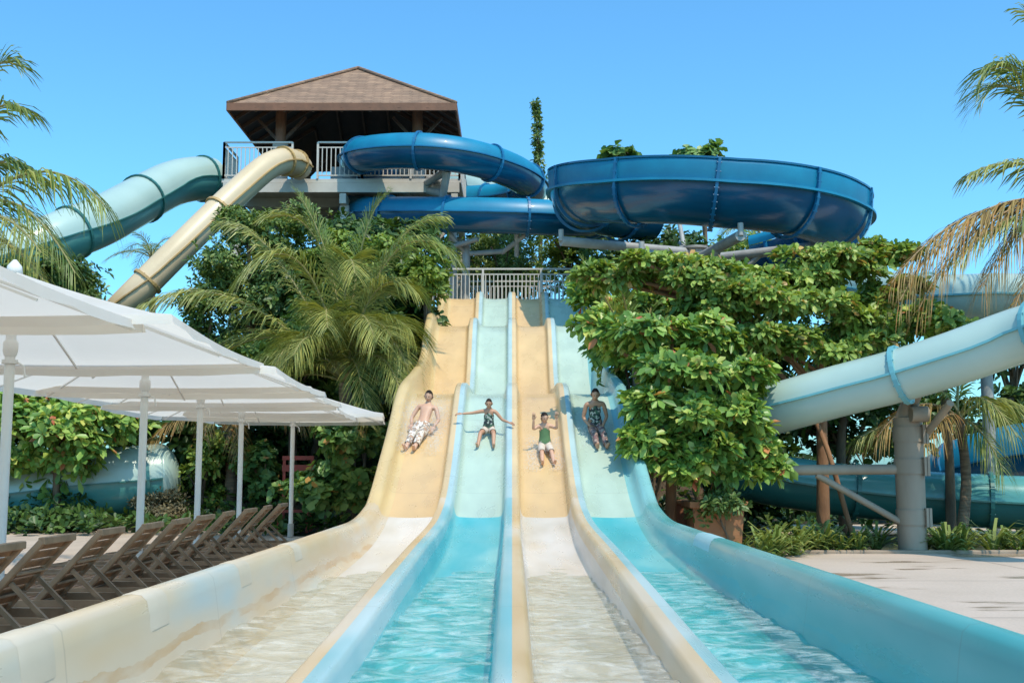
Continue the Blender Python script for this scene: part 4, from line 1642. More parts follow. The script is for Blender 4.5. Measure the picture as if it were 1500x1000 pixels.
KIND = {  # leaves per cluster, length, width, spread, material, fold, droop, tipw
    'almond': (8, .23, .11, (.05, .8), 'almond', .14, .14, 1.05),
    'olive': (8, .175, .085, (.05, .9), 'olive', .14, .12, 1.0),
    'small': (9, .12, .055, (-.2, 1.0), 'small', .1, .1, .8),
    'dark': (8, .20, .10, (-.1, .9), 'dark', .1, .15, .9),
    'bright': (8, .17, .08, (-.1, .9), 'bright', .12, .12, .9),
    'grape': (6, .17, .17, (-.1, .7), 'grape', .06, .1, 1.1),
    'dry': (7, .10, .04, (-.4, 1.2), 'dry', .1, .1, .8),
}


def crown(c, r, kind, n, rng, nsub=14, subk=.42, scale=1.0, upb=.55, thin=0.0):
    subs = []
    while len(subs) < nsub:
        p = rng.uniform(-1, 1, 3)
        q = np.linalg.norm(p)
        if q < .85 and (q > .25 or rng.random() < .3):
            subs.append(p)
    subs = np.array(subs)
    sr = rng.uniform(.55, 1.2, nsub) * subk
    w = sr ** 2
    i = rng.choice(nsub, n, p=w / w.sum())
    d = rng.normal(0, 1, (n, 3))
    d = norm(d)
    d[:, 2] = np.where(rng.random(n) < upb, np.abs(d[:, 2]), d[:, 2])
    rad = sr[i] * np.where(rng.random(n) < .18, rng.uniform(1.05, 1.5, n), rng.uniform(.45, 1.05, n))
    loc = subs[i] + d * rad[:, None]
    C = np.array(c) + loc * np.array(r)
    A = d * .8 + np.array([0, 0, .55]) + loc * .3 + rng.normal(0, .25, (n, 3))
    k, Ln, W, spd, mt, fold, droop, tipw = KIND[kind]
    V, Fq = leaf_arrays(C, A, k, Ln * scale, W * scale, spd, rng, fold, droop, tipw)
    return V, Fq, np.array(c) + subs * np.array(r) * .8


TSEED = [100]


def tree(name, label, cat, px, py, Y, rw, rh, kind, n, base=None, group=None, depth=None, bark='trunk', tr=.09, nsub=14, subk=.42, scale=1.0, extra=(), upb=.55, lean=0, straight=False):
    """Plant with trunk, limbs and leafy crown. px, py, rw, rh in photograph pixels."""
    TSEED[0] += 1
    rng = np.random.default_rng(TSEED[0])
    k = Y / F
    c = P(px, py, Y)
    rr = (rw * k, depth or max(rw, rh) * k * .8, rh * k)
    if base is None:
        bx, by = c.x + rng.uniform(-.2, .2) + lean, Y + .1
    else:
        q = P(base, 700, Y)
        bx, by = q.x, Y
    bz = float(ground_h(bx, by))
    r = thing(name, label, cat, (bx, by, bz), group)
    V, Fq, subs = crown(c, rr, kind, n, rng, nsub, subk, scale, upb)
    Vs, Fs, nv = [V], [Fq], len(V)
    for (ex, ey, eY, erw, erh, en) in extra:
        ec = P(ex, ey, eY)
        V2, F2, s2 = crown(ec, (erw * eY / F, max(erw, erh) * eY / F * .8, erh * eY / F), kind, en, rng, max(5, nsub // 2), subk, scale, upb)
        Vs.append(V2)
        Fs.append(F2 + nv)
        nv += len(V2)
        subs = np.concatenate([subs, s2[:4]])
    np_mesh('crown', np.concatenate(Vs), np.concatenate(Fs), LF[KIND[kind][4]], r)
    b = MB()
    p0 = Vector((bx, by, bz - .1))
    p1 = Vector((c.x, Y, max(bz + .25, c.z - rr[2] * .55)))
    if straight:
        p1 = Vector((bx + .05, by, p1.z - 1.1))
    mid = p0.lerp(p1, .5) + Vector((rng.uniform(-.06, .06), rng.uniform(-.06, .06), 0)) * (.4 if straight else 2)
    sp_ = spline([p0, mid, p1], .25)
    b.tube(sp_, [tr * (1.25 - .55 * i / len(sp_)) for i in range(len(sp_))], 9)
    for s_ in subs[:10]:
        e = Vector(s_)
        m2 = p1.lerp(e, .5) + Vector((0, 0, .02 * (e - p1).length))
        q0 = sp_[int(len(sp_) * rng.uniform(.6, .98))]
        b.tube(spline([q0, m2, e], .4), tr * .34, 6)
    b.build('trunk', M[bark], r, smooth=True)
    return r


# right-hand trees hanging over the slide
T1 = [(960, 500, 18.0, 80, 25), (1060, 492, 18.2, 80, 26), (945, 545, 17.6, 58, 22), (1010, 548, 17.4, 75, 26), (1092, 560, 17.9, 50, 28), (955, 590, 17.3, 40, 20),
      (995, 602, 17.2, 66, 26), (1060, 612, 17.5, 62, 25), (968, 642, 17.1, 42, 20), (1030, 655, 17.3, 56, 24), (1108, 640, 17.7, 38, 26), (1132, 682, 17.6, 26, 16), (1010, 692, 17.2, 42, 12), (1060, 690, 17.5, 40, 14)]
tree('almond_tree', 'big-leaved green tree hanging over the aqua lane, hiding part of the woman', 'tree', 898, 480, 18.2, 55, 17, 'almond', 120, base=980, straight=True, bark='trunk_red', nsub=7, subk=.36, tr=.085,
     extra=tuple((a, b_, c_, d_, e_, int(d_ * e_ * .092)) for a, b_, c_, d_, e_ in T1), upb=.62)
T2 = [(960, 395, 19.2, 80, 28), (1050, 402, 19.0, 90, 31), (1140, 398, 19.6, 90, 29), (1230, 402, 19.8, 80, 31), (1292, 372, 20, 45, 19), (1010, 442, 18.9, 100, 28), (1110, 447, 19.0, 100, 31),
      (1210, 452, 19.3, 90, 31), (1290, 432, 20, 55, 24), (1180, 505, 19.2, 85, 24), (1250, 515, 19.6, 60, 18), (1270, 487, 19.5, 60, 22), (1100, 497, 18.9, 70, 23)]
tree('almond_tree', 'tall tree with reddish straight trunk, its olive crown above the aqua tube', 'tree', 895, 402, 19.6, 60, 22, 'olive', 190, base=1203, straight=True, bark='trunk_red', nsub=7, subk=.36, tr=.10,
     extra=tuple((a, b_, c_, d_, e_, int(d_ * e_ * .13)) for a, b_, c_, d_, e_ in T2), upb=.62)
tree('almond_tree', 'dark green tree behind the top of the aqua lane', 'tree', 930, 490, 21.6, 68, 75, 'almond', 380, base=935, nsub=16, subk=.36, tr=.08,
     extra=((885, 500, 21.4, 30, 40, 90), (872, 425, 22, 38, 34, 100)))
tree('almond_tree', 'leafy green tree behind the dry palm frond', 'tree', 1372, 478, 21, 70, 26, 'almond', 220, nsub=14, tr=.08)
tree('almond_tree', 'small tree with a bare pinkish trunk beside the aqua wall', 'tree', 960, 650, 17.2, 40, 40, 'almond', 110, base=946, straight=True, nsub=8, tr=.07, bark='trunk_red')
tree('shrub', 'low leafy shrub around the terracotta planter', 'shrub', 1055, 745, 17.4, 40, 30, 'small', 110, nsub=6, tr=.02)
# behind, right
for (lab, px, py, Y, rw, rh, kd, n) in (
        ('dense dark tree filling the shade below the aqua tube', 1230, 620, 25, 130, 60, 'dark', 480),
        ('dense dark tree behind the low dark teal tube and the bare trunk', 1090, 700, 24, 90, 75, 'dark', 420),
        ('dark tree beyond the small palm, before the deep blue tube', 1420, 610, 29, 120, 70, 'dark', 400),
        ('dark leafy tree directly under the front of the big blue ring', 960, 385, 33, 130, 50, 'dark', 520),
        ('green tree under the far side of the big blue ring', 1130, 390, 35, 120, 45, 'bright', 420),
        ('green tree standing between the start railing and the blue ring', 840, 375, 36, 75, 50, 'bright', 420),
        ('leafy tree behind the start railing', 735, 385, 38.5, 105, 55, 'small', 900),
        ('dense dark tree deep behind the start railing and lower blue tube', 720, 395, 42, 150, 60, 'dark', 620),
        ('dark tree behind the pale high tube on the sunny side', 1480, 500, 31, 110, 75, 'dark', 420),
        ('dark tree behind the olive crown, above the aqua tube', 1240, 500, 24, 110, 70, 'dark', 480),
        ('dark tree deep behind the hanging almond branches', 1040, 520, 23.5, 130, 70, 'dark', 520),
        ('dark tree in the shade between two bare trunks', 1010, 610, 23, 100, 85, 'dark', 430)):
    tree('garden_tree', lab, 'tree', px, py, Y, rw, rh, kd, n, scale=1.25, tr=.1, group='trees behind the slides')
tree('hedge', 'sunlit light green hedge beyond the sand path', 'hedge', 1262, 652, 30, 75, 14, 'bright', 300, tr=.03, nsub=20, subk=.3)
# above the ring, far
tree('garden_tree', 'leafy treetop peeping over the middle of the blue ring', 'tree', 1030, 232, 38, 42, 24, 'grape', 70, nsub=8, tr=.08, scale=1.7, group='trees behind the slides')
tree('garden_tree', 'smaller leafy treetop peeping over the blue ring near the coil', 'tree', 908, 232, 38.5, 34, 20, 'grape', 55, nsub=8, tr=.08, scale=1.7, group='trees behind the slides')
# the slender columnar tree
TSEED[0] += 1
rng = np.random.default_rng(5)
q = P(790, 262, 42)
r = thing('columnar_tree', 'tall slender columnar tree rising above the blue coil', 'tree', (q.x, q.y, float(ground_h(q.x, q.y))))
top, bot = P(785, 148, 42), P(792, 300, 42)
n = 170
t = rng.random(n) ** .8
wd = np.where(t < .35, .75 * (1 - t / .35) + .12, .12 + .07 * np.sin(t * 34)) * (1 - .5 * t)
a = rng.uniform(0, 6.28, n)
C = np.array(bot)[None] * (1 - t[:, None]) + np.array(top)[None] * t[:, None]
C = C + np.stack([np.cos(a) * wd, np.sin(a) * wd, rng.normal(0, .05, n)], -1) * rng.uniform(.2, 1.35, (n, 1))
A = np.stack([np.cos(a), np.sin(a), np.full(n, .6)], -1)
V, Fq = leaf_arrays(C, A, 7, .19, .085, (-.1, 1.0), rng)
np_mesh('crown', V, Fq, LF['small'], r)
b = MB()
b.tube([(q.x, q.y, float(ground_h(q.x, q.y)) - .1), bot, top], [.12, .07, .02], 8)
b.build('trunk', M['trunk'], r, smooth=True)

# left-hand trees and shrubs
tree('garden_tree', 'dense small-leaved tree rising beside the beige tube', 'tree', 368, 400, 28.5, 85, 85, 'small', 1400, nsub=24, subk=.36, tr=.12, scale=1.25,
     extra=((350, 335, 28.5, 36, 38, 240), (415, 345, 28.5, 70, 45, 330), (292, 455, 28, 36, 36, 200)), group='trees behind the slides')
tree('garden_tree', 'bright green tree touching the yellow lane near its top', 'tree', 628, 400, 26.6, 36, 55, 'bright', 420, nsub=14, tr=.08, group='trees behind the slides')
tree('garden_tree', 'green tree filling the gap behind the big coconut palm', 'tree', 520, 395, 29, 110, 50, 'bright', 640, nsub=18, subk=.34, tr=.12, group='trees behind the slides')
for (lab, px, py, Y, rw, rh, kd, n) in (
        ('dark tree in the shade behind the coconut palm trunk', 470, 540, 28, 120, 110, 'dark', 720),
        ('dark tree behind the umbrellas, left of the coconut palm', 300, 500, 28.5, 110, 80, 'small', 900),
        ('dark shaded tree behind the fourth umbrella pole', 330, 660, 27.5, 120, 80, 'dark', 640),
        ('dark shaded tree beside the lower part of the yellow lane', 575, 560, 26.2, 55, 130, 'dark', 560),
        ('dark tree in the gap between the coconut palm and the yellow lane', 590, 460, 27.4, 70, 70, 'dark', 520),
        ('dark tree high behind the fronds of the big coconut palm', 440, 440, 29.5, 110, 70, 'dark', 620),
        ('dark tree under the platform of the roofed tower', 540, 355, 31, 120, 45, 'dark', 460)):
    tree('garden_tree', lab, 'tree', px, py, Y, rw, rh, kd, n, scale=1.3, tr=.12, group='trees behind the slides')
tree('almond_tree', 'broad-leaved tree over the low teal tube, seen under the umbrellas', 'tree', 85, 640, 25, 115, 75, 'almond', 620, nsub=16, tr=.09, subk=.38, scale=1.2,
     extra=((30, 600, 25.3, 80, 50, 200), (200, 622, 26.2, 50, 45, 110)))
tree('shrub', 'dark shrub at the foot of the low teal tube', 'shrub', 60, 752, 25.2, 110, 26, 'dark', 260, nsub=10, tr=.03)
tree('shrub', 'grey-green dry shrub between the low teal tube and the loungers', 'shrub', 240, 750, 25.3, 62, 26, 'dry', 520, nsub=14, tr=.03)
tree('shrub', 'leafy shrub behind the middle umbrella pole', 'shrub', 295, 690, 26.4, 50, 70, 'olive', 300, nsub=12, tr=.04)
tree('sea_grape_bush', 'round-leaved bush hiding the foot of the large coconut palm', 'bush', 512, 640, 23.2, 52, 38, 'grape', 300, nsub=12, tr=.04)
tree('garden_tree', 'bright leafy tree right behind the fronds of the large coconut palm', 'tree', 430, 520, 26.4, 95, 70, 'bright', 620, nsub=18, subk=.34, tr=.1, scale=1.15, group='trees behind the slides')
tree('sea_grape_bush', 'round-leaved light green bush beside the bottom of the yellow lane', 'bush', 480, 718, 23.3, 88, 40, 'grape', 560, nsub=18, subk=.34, tr=.04)
tree('sea_grape_bush', 'round-leaved bush just behind the tip of the last umbrella', 'bush', 535, 625, 25.6, 45, 34, 'grape', 220, nsub=10, tr=.04)
tree('sea_grape_bush', 'round-leaved bush between the last two umbrella poles', 'bush', 388, 690, 26, 34, 40, 'grape', 150, nsub=9, tr=.04)
tree('garden_tree', 'low dark tree under the beige tube beside the palm fronds', 'tree', 112, 415, 29, 52, 32, 'small', 360, tr=.1, scale=1.4, group='trees behind the slides')
tree('garden_tree', 'dark tree above the nearest umbrella at the picture edge', 'tree', 45, 405, 27, 90, 42, 'dark', 380, tr=.1, scale=1.0, group='trees behind the slides')
tree('garden_tree', 'dark tree behind the umbrellas at the picture edge', 'tree', 90, 550, 28, 150, 90, 'dark', 680, tr=.12, scale=1.3, group='trees behind the slides')


# palms
def frond(base, ctrl, tip, npair, ll_, droop, rng, mats, parent, width=.04, bare=.14):
    base, ctrl, tip = Vector(base), Vector(ctrl), Vector(tip)

    def B(t):
        return base * (1 - t) ** 2 + ctrl * 2 * t * (1 - t) + tip * t * t
    pts = [B(i / 14) for i in range(15)]
    mb = MB()
    mb.tube(pts, [.026 * (1 - .8 * i / 14) + .004 for i in range(15)], 6, mi=1)
    g = Vector((0, 0, -1))
    vs, fs = mb.v, mb.f
    for i in range(npair):
        t = bare + (1 - bare) * (i + .5) / npair
        p = B(t)
        tg = (B(min(1, t + .02)) - B(max(0, t - .02))).normalized()
        sd = tg.cross(Vector((0, 0, 1)))
        if sd.length < .15:
            sd = tg.cross(Vector((0, 1, 0)))
        sd.normalize()
        up = sd.cross(tg)
        prof = .35 + .65 * math.sin(math.pi * min(1, .12 + .85 * t)) ** .7
        for s_ in (-1, 1):
            if rng.random() < .04:
                continue
            ln = ll_ * prof * rng.uniform(.85, 1.12)
            an = math.radians(rng.uniform(36, 52) + 16 * t)
            d = (sd * s_ * math.cos(an) + tg * math.sin(an) + up * rng.uniform(.05, .3)).normalized()
            dr = droop * rng.uniform(.7, 1.35)
            q = [p, p + d * ln * .35 + g * dr * .08 * ln, p + d * ln * .7 + g * dr * .35 * ln, p + d * ln * .95 + g * dr * .75 * ln]
            w = tg * width * .5
            k = len(vs)
            vs.extend([tuple(q[0] - w * .4), tuple(q[0] + w * .4), tuple(q[1] - w), tuple(q[1] + w), tuple(q[2] - w * .75), tuple(q[2] + w * .75), tuple(q[3] - w * .08), tuple(q[3] + w * .08)])
            fs.extend([(k, k + 1, k + 3, k + 2), (k + 2, k + 3, k + 5, k + 4), (k + 4, k + 5, k + 7, k + 6)])
            mb.m.extend([0, 0, 0])
    return mb.build('frond', mats, parent)


PM = [LF['palm'], LF['rachis']]
PG = [LF['palm_green'], LF['rachis']]
PD = [LF['palm_dry'], LF['rachis_dry']]


def palm(label, crown_p, base_p, fronds, ll_, mats, seed, npair=52, droop=.6, tr=.13, group=None, autos=0, alen=2.2, width=.034, el=(15, 75), skip=0):
    rng = np.random.default_rng(seed)
    crown_p, base_p = Vector(crown_p), Vector(base_p)
    r = thing('coconut_palm', label, 'palm tree', base_p, group)
    b = MB()
    mid = base_p.lerp(crown_p, .5) + Vector((.12, 0, 0))
    tp = spline([base_p - Vector((0, 0, .1)), mid, crown_p], .2)
    b.tube(tp, [tr * (1.25 - .4 * i / len(tp)) * (1 + .05 * (i % 2)) for i in range(len(tp))], 12)
    b.build('trunk', M['palm_bark'], r, smooth=True)
    for f in fronds:
        m_ = mats if len(f) < 3 or f[2] is None else f[2]
        lf = ll_ if len(f) < 4 else f[3]
        dp = droop if len(f) < 5 else f[4]
        frond(crown_p + Vector((rng.uniform(-.05, .05), rng.uniform(-.05, .05), 0)), f[0], f[1], npair, lf, dp, rng, m_, r, width)
    for i in range(autos):
        a = 2 * math.pi * i / autos + rng.uniform(-.25, .25)
        e = math.radians(rng.uniform(*el))
        if skip and math.cos(a) > math.cos(math.radians(skip)):
            continue
        l = alen * rng.uniform(.8, 1.15)
        dr = Vector((math.cos(a), math.sin(a), 0))
        ct = crown_p + dr * l * .5 * math.cos(e) + Vector((0, 0, l * .62 * math.sin(e) + .1))
        tip = crown_p + dr * l * (.55 + .45 * math.cos(e)) + Vector((0, 0, l * (.75 * math.sin(e) - .42)))
        frond(crown_p, ct, tip, npair, ll_, droop * .75, rng, mats, r, width)
    return r


Y = 24.4
palm('large low coconut palm with arching fronds between the umbrellas and the yellow lane', P(505, 560, Y), (P(500, 700, Y).x, Y, 0),
     [(P(560, 470, Y - 1.5), P(590, 585, Y - 2.4), PM, .95, .6), (P(520, 400, Y - 1.6), P(550, 500, Y - 2.6), PM, 1.0, .6), (P(460, 450, Y - 1.5), P(430, 520, Y - 2.4), PM, 1.0, .7), (P(535, 380, Y - .6), P(600, 420, Y - 1.0), PM, 1.1, .8),
      (P(330, 370, Y - .8), P(205, 450, Y - 1.5), None, 1.02, .8), (P(455, 300, Y - .5), P(360, 400, Y - 1.2), None, 1.14, .7),
      (P(560, 290, Y), P(662, 372, Y - .4), PG, 1.08, .75), (P(560, 420, Y - 1.2), P(603, 556, Y - 1.8), PM, 0.96, .6),
      (P(490, 290, Y + .2), P(395, 318, Y - .3), None, 1.0, .5), (P(520, 330, Y + .2), P(560, 292, Y + .3), PG, 1.08, .4),
      (P(500, 380, Y + .2), P(438, 285, Y + .4), PG, 0.96, .3), (P(550, 330, Y + .5), P(640, 320, Y + .6), PG, 1.08, .6),
      (P(440, 420, Y - 1.2), P(395, 560, Y - 1.8), PM, 0.96, .7), (P(515, 470, Y - 1.2), P(540, 620, Y - 2.0), PM, 0.84, .5),
      (P(540, 430, Y - .8), P(600, 480, Y - 1.4), PM, 1.14, .8), (P(470, 400, Y - .8), P(480, 480, Y - 1.6), PM, 1.14, .6),
      (P(400, 330, Y + .4), P(340, 330, Y + .5), PM, 1.08, .7), (P(505, 320, Y - .3), P(520, 400, Y - 1.2), PM, 1.08, .5),
      (P(430, 470, Y - .3), P(330, 560, Y - .6), PG, 0.96, .8)], 1.25, PM, 11, autos=10, alen=3.0, el=(5, 70), skip=60, npair=105, tr=.15, width=.034)
palm('low palm with dry yellowed fronds hanging behind the umbrella poles', P(330, 590, 26.6), (P(335, 700, 26.6).x, 26.6, 0),
     [(P(290, 575, 26.2), P(225, 640, 25.6), PD, .7, .9), (P(380, 575, 26.2), P(455, 625, 25.6), PD, .7, .9), (P(310, 540, 25.6), P(300, 640, 25.2), PD, .6, .9),
      (P(350, 520, 26.6), P(390, 500, 26.6), PM, .7, .6), (P(300, 520, 26.6), P(250, 510, 26.6), PM, .7, .6), (P(345, 600, 25.6), P(350, 660, 25.2), PD, .6, .8)], .7, PM, 12, tr=.12)
palm('coconut palm at the picture edge by the roof, its crown mostly outside', P(-75, 330, 15.5), (P(-90, 700, 15.5).x, 15.5, 0),
     [(P(60, 190, 15.2), P(152, 300, 14.8), PG, .75, 1.1), (P(20, 230, 15), P(110, 400, 14.6), PG, .7, 1.0), (P(-40, 120, 15.5), P(38, 160, 15.2), PG, .75, .8),
      (P(-30, 60, 15.6), P(20, 95, 15.6), PG, .75, .6), (P(0, 280, 14.6), P(60, 370, 14), PM, .7, .9), (P(-20, 200, 15.6), P(45, 250, 15.6), PG, .7, 1.0),
      (P(-160, 150, 15.5), P(-240, 260, 15.2), PG, .8, .9), (P(-180, 300, 15), P(-260, 420, 14.6), PG, .8, .9), (P(10, 330, 15.0), P(70, 420, 14.6), PM, .6, .9)], .8, PG, 13, npair=56, tr=.14)
palm('coconut palm with brown dry fronds leaning in at the sunny picture edge', P(1605, 300, 19.8), (P(1650, 800, 19.8).x, 19.8, 0),
     [(P(1435, 262, 19.2), P(1345, 455, 18.9), PD, .85, .9), (P(1410, 265, 19.6), P(1306, 415, 19.0), PD, .85, 1.0), (P(1480, 290, 19.2), P(1400, 380, 18.9), PM, .8, .8), (P(1490, 30, 19.8), P(1434, 120, 19.6), PG, .9, .7),
      (P(1420, 250, 19.4), P(1318, 440, 18.8), PD, .9, 1.0), (P(1490, 60, 19.8), P(1436, 150, 19.6), PG, 0.93, .5), (P(1520, 210, 19.8), P(1425, 252, 19.5), PM, 0.83, .8),
      (P(1500, 280, 19.5), P(1440, 420, 19.0), PD, 0.83, 1.2), (P(1590, 60, 20.1), P(1500, 15, 20.1), PG, 0.90, .5), (P(1700, 120, 20.0), P(1800, 240, 20.0), PG, 1.05, .8),
      (P(1520, 340, 19.5), P(1480, 470, 19.0), PD, 0.75, 1.2), (P(1560, 120, 19.8), P(1470, 90, 19.8), PG, 0.90, .6), (P(1700, 330, 19.5), P(1760, 480, 19.2), PD, 0.90, 1.2)], .9, PG, 14, npair=62, tr=.15, width=.042)
palm('small palm with drooping fronds right behind the thick steel column', P(1405, 612, 20.6), (P(1405, 770, 20.6).x, 20.6, 0),
     [(P(1340, 560, 20.2), P(1285, 640, 19.8), PD, .7, 1.1), (P(1460, 560, 20.4), P(1510, 610, 20), PM, .8, 1.2), (P(1430, 540, 20), P(1490, 640, 19.4), PM, .7, 1.1),
      (P(1440, 620, 20), P(1470, 690, 19.6), PG, .6, .9), (P(1370, 540, 20.8), P(1310, 570, 20.8), PG, .7, .8), (P(1400, 520, 21), P(1420, 520, 21.6), PG, .6, .6),
      (P(1330, 600, 20.4), P(1260, 640, 20), PM, .7, .9), (P(1385, 590, 19.9), P(1350, 660, 19.5), PD, .55, 1.0)], .65, PM, 15, tr=.085)
palm('young palm with stiff upright fronds in the tree beside the aqua lane', P(930, 520, 20.8), (P(935, 690, 20.8).x, 20.8, 0),
     [(P(890, 440, 20.6), P(852, 378, 20.6), PG, .5, .3), (P(915, 440, 20.5), P(905, 400, 20.4), PG, .5, .4), (P(985, 450, 20.6), P(1015, 430, 20.4), PG, .5, .5), (P(960, 440, 21), P(965, 400, 21.2), PG, .5, .4)],
     .5, PG, 16, npair=44, tr=.09)
palm('distant green palm between the teal tube and the beige tube', P(222, 378, 52), (P(222, 600, 52).x, 52, 0), [], .75, PG, 17, npair=34, autos=11, alen=2.4, tr=.16)
palm('palm with dry hanging fronds behind the big blue ring', P(1120, 350, 36.5), (P(1120, 600, 36.5).x, 36.5, 0),
     [(P(1090, 320, 36.2), P(1085, 400, 35.8), PD, .8, 1.2), (P(1150, 325, 36.2), P(1165, 395, 35.8), PD, .8, 1.2), (P(1120, 320, 36), P(1115, 405, 35.6), PD, .8, 1.2)], .8, PG, 18, npair=36, autos=7, alen=2.0, tr=.15)

# strappy tufts along the right deck border
TG = 'strappy green tufts along the deck border'


def tuft_mesh(seed, n, h):
    rng = np.random.default_rng(seed)
    b = MB()
    for i in range(n):
        a = rng.uniform(0, 6.28)
        d = Vector((math.cos(a), math.sin(a), 0))
        l = h * rng.uniform(.6, 1.1)
        e = rng.uniform(.35, 1.25)
        p0 = d * rng.uniform(0, .04)
        p1 = p0 + d * l * .4 * math.cos(e) + Vector((0, 0, l * .5 * math.sin(e)))
        p2 = p1 + d * l * .38 * math.cos(e * .6) + Vector((0, 0, l * .3 * math.sin(e) - .02))
        p3 = p2 + d * l * .28 + Vector((0, 0, -l * .12 + .1 * l * math.sin(e)))
        s_ = Vector((-d.y, d.x, 0))
        ws = (.012, .022, .019, .002)
        vs = []
        for p, w in zip((p0, p1, p2, p3), ws):
            vs += [p - s_ * w, p + s_ * w]
        b.add(vs, [(0, 1, 3, 2), (2, 3, 5, 4), (4, 5, 7, 6)])
    return b


protos = []
for sd in range(3):
    b = tuft_mesh(60 + sd, 38, .62)
    me_o = b.build('strappy_plant', LF['tuft'])
    protos.append(me_o)
rr = random.Random(4)
spots = []
for i in range(27):
    spots.append((5.0 + i * .34 + rr.uniform(-.12, .12), 18.35 + rr.uniform(0, .2)))
for i in range(19):
    spots.append((4.6 + i * .5 + rr.uniform(-.15, .15), 18.85 + rr.uniform(-.1, .25)))
for i in range(12):
    spots.append((3.2 + i * .17, 18.0 + rr.uniform(-.9, .9) if i < 8 else 18.5))
col_x = P(1337, 800, 18.4).x
ux = {}
for i, (x, y) in enumerate(spots):
    if abs(x - col_x) < .36 and abs(y - 18.4) < .36:
        x += .55
    o = protos[i] if i < 3 else protos[i % 3].copy()
    if i >= 3:
        COL.objects.link(o)
    o.location = (x, y, float(ground_h(x, y)) + .0)
    o.rotation_euler = (0, 0, rr.uniform(0, 6.28))
    s_ = rr.uniform(.8, 1.25)
    o.scale = (s_, s_, s_ * rr.uniform(.85, 1.15))
    o['category'] = 'plant'
    if i < 27:
        o['label'], o['group'] = 'light green strappy plant in the front row along the pink deck border', 'strappy plants in the front row of the border'
    elif i < 46:
        o['label'], o['group'] = 'strappy green plant in the shaded back row behind the deck border', 'strappy plants in the back row of the border'
    else:
        o['label'], o['group'] = 'strappy green plant beside the outer aqua slide wall near the planter', 'strappy plants by the slide wall'

# leafy ground cover on the mound and under the trees
rng = np.random.default_rng(77)
n = 5200
gx = rng.uniform(-16, 16, n)
gy = rng.uniform(22.9, 40, n)
keep = ((np.abs(gx) > 2.3) | (gy > 35.6)) & ~((gx > 5) & (gy < 29) & (gy > 23.6))
gx, gy = gx[keep], gy[keep]
C = np.stack([gx, gy, ground_h(gx, gy) + rng.uniform(.02, .35, len(gx))], -1)
A = rng.normal(0, .4, (len(gx), 3)) + np.array([0, -.2, 1])
V, Fq = leaf_arrays(C, A, 7, .24, .12, (0, .9), rng)
gc_ = np_mesh('ground_cover', V, Fq, LF['dark'])
tag(gc_, 'dark leafy ground cover growing under the trees', 'ground cover', None, 'stuff')

# planter, wall and red frame
q = P(1046, 748, 17.9)
t_ = thing('planter', 'square terracotta planter in the shade beside the aqua wall', 'planter', (q.x, q.y, 0))
b = MB()
hh = .78
for s_, w0, w1, y_ in ((0, .34, .40, 0),):
    b.add([(q.x - w0, q.y - w0, 0), (q.x + w0, q.y - w0, 0), (q.x + w0, q.y + w0, 0), (q.x - w0, q.y + w0, 0),
           (q.x - w1, q.y - w1, hh), (q.x + w1, q.y - w1, hh), (q.x + w1, q.y + w1, hh), (q.x - w1, q.y + w1, hh)],
          [(0, 1, 5, 4), (1, 2, 6, 5), (2, 3, 7, 6), (3, 0, 4, 7), (3, 2, 1, 0)])
b.build('pot', M['terracotta'], t_)
b = MB()
for sx, sy, lx, ly_ in ((0, -1, .9, .08), (0, 1, .9, .08), (-1, 0, .08, .74), (1, 0, .08, .74)):
    b.box((q.x + sx * .41, q.y + sy * .41, hh), (lx, ly_, .1))
b.build('rim', M['terracotta'], t_, bevel=.01)
b = MB()
b.box((q.x, q.y, hh - .05), (.74, .74, .03))
b.build('soil', M['brown_wood'], t_)
q = P(1012, 742, 18.6)
t_ = thing('low_wall', 'low red-brown rendered wall stub beside the terracotta planter', 'wall', (q.x, q.y, 0))
b = MB()
b.box((q.x, q.y, .36), (.62, .25, .8))
b.build('wall', plain('red_brown_render', (0.28, .11, .06), (.2, .08, .045), 3, .9, bmp=.3), t_, bevel=.012)
b = MB()
b.box((q.x, q.y, .79), (.70, .33, .06))
b.build('coping', M['terracotta'], t_, bevel=.01)
q = P(437, 682, 24.6)
t_ = thing('red_bench', 'small red wooden bench back half hidden among the bushes', 'bench', (q.x, q.y, 0))
zt = q.z
for sx in (-1, 1):
    b = MB()
    b.bar((q.x + sx * .3, q.y, 0), (q.x + sx * .3, q.y, zt + .2), .06)
    b.build('post', M['red'], t_)
b = MB()
b.box((q.x, q.y - .04, zt + .17), (.68, .04, .09))
b.box((q.x, q.y - .04, zt - .05), (.68, .04, .14))
b.build('backrest', M['red'], t_)
b = MB()
b.box((q.x, q.y - .3, .45), (.68, .45, .05))
b.build('seat', M['red'], t_)
b = MB()
for sx in (-1, 1):
    b.bar((q.x + sx * .3, q.y - .48, 0), (q.x + sx * .3, q.y - .48, .44), .06)
b.build('front_legs', M['red'], t_)
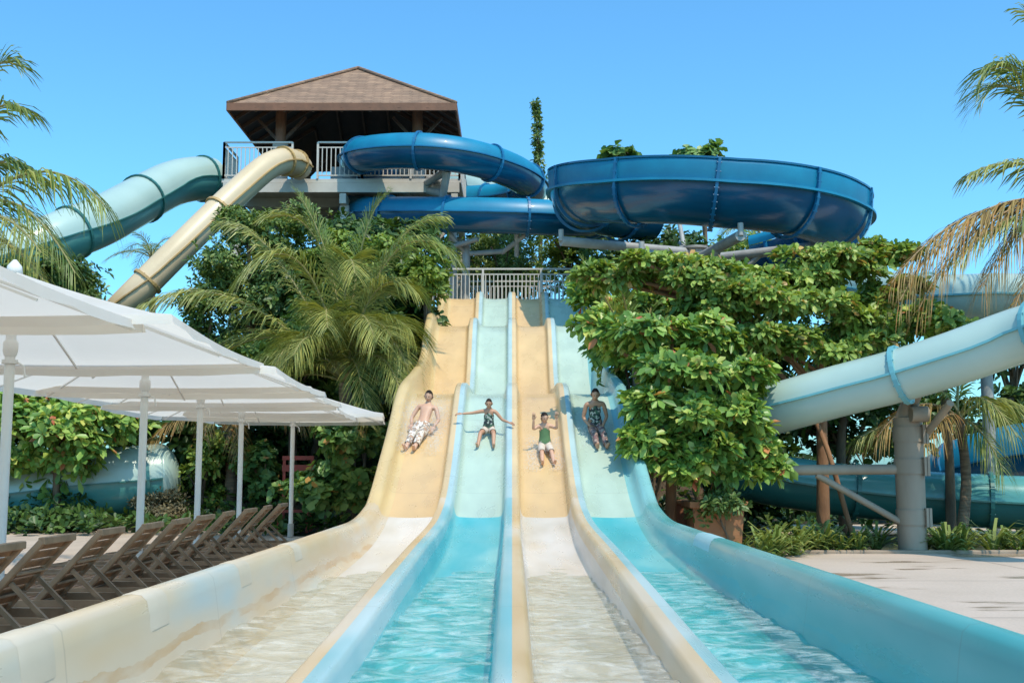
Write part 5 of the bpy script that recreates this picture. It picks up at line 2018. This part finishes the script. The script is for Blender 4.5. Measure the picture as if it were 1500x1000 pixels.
# second thin leaning trunk by the column
q0, q1 = P(1256, 786, 18.9), P(1222, 690, 19.1)
t_ = thing('bare_sapling', 'thin bare leaning trunk beside the reddish straight tree trunk', 'tree', (q0.x, q0.y, 0))
b = MB()
b.tube(spline([Vector((q0.x, q0.y, -.1)), q1, P(1205, 640, 19.3), P(1180, 585, 19.5)], .2), .045, 8)
b.build('trunk', M['trunk_red'], t_, smooth=True)
rng = np.random.default_rng(91)
e = np.array(P(1180, 585, 19.5))
V, Fq = leaf_arrays(e[None] + rng.normal(0, .16, (14, 3)), rng.normal(0, .5, (14, 3)) + np.array([0, 0, .7]), 7, .18, .08, (0, .8), rng)
np_mesh('crown', V, Fq, LF['dark'], t_)

# ------------------------------------------------------------------ light, sky, camera
sun_dir = Vector((0.22, -0.46, 0.86)).normalized()
el = math.asin(sun_dir.z)
rot = math.atan2(sun_dir.x, sun_dir.y)
w = bpy.data.worlds.new('World')
sc.world = w
w.use_nodes = True
nt = w.node_tree
bgk = nt.nodes['Background']
sky = nt.nodes.new('ShaderNodeTexSky')
sky.sky_type = 'NISHITA'
sky.sun_disc = False
sky.sun_elevation = el
sky.sun_rotation = rot
sky.altitude = 0
sky.air_density = 1.0
sky.dust_density = 1.2
sky.ozone_density = 2.5
tint = mixc(nt, 1.0, sky.outputs[0], (0.60, 1.19, 1.40), 'MULTIPLY')
L(nt, tint, bgk.inputs['Color'])
bgk.inputs['Strength'].default_value = 0.15
sl_ = bpy.data.lights.new('sun', 'SUN')
sl_.energy = 3.0
sl_.angle = math.radians(0.53)
sl_.color = (1.0, 0.885, 0.72)
so = bpy.data.objects.new('sun', sl_)
COL.objects.link(so)
so.rotation_euler = sun_dir.to_track_quat('Z', 'Y').to_euler()

cam = bpy.data.cameras.new('camera')
cam.sensor_width = 36
cam.lens = 36 * F / 1500
cam.clip_end = 3000
co = bpy.data.objects.new('camera', cam)
COL.objects.link(co)
co.location = (0, 0, Z0)
co.rotation_euler = (math.pi / 2 + TH, 0, 0)
sc.camera = co
sc.render.engine = 'CYCLES'
sc.view_settings.view_transform = 'Standard'
sc.view_settings.look = 'None'
sc.view_settings.exposure = 0.38
sc.view_settings.gamma = 1.0
sc.cycles.use_denoising = True
sc.cycles.max_bounces = 8
sc.cycles.transparent_max_bounces = 16
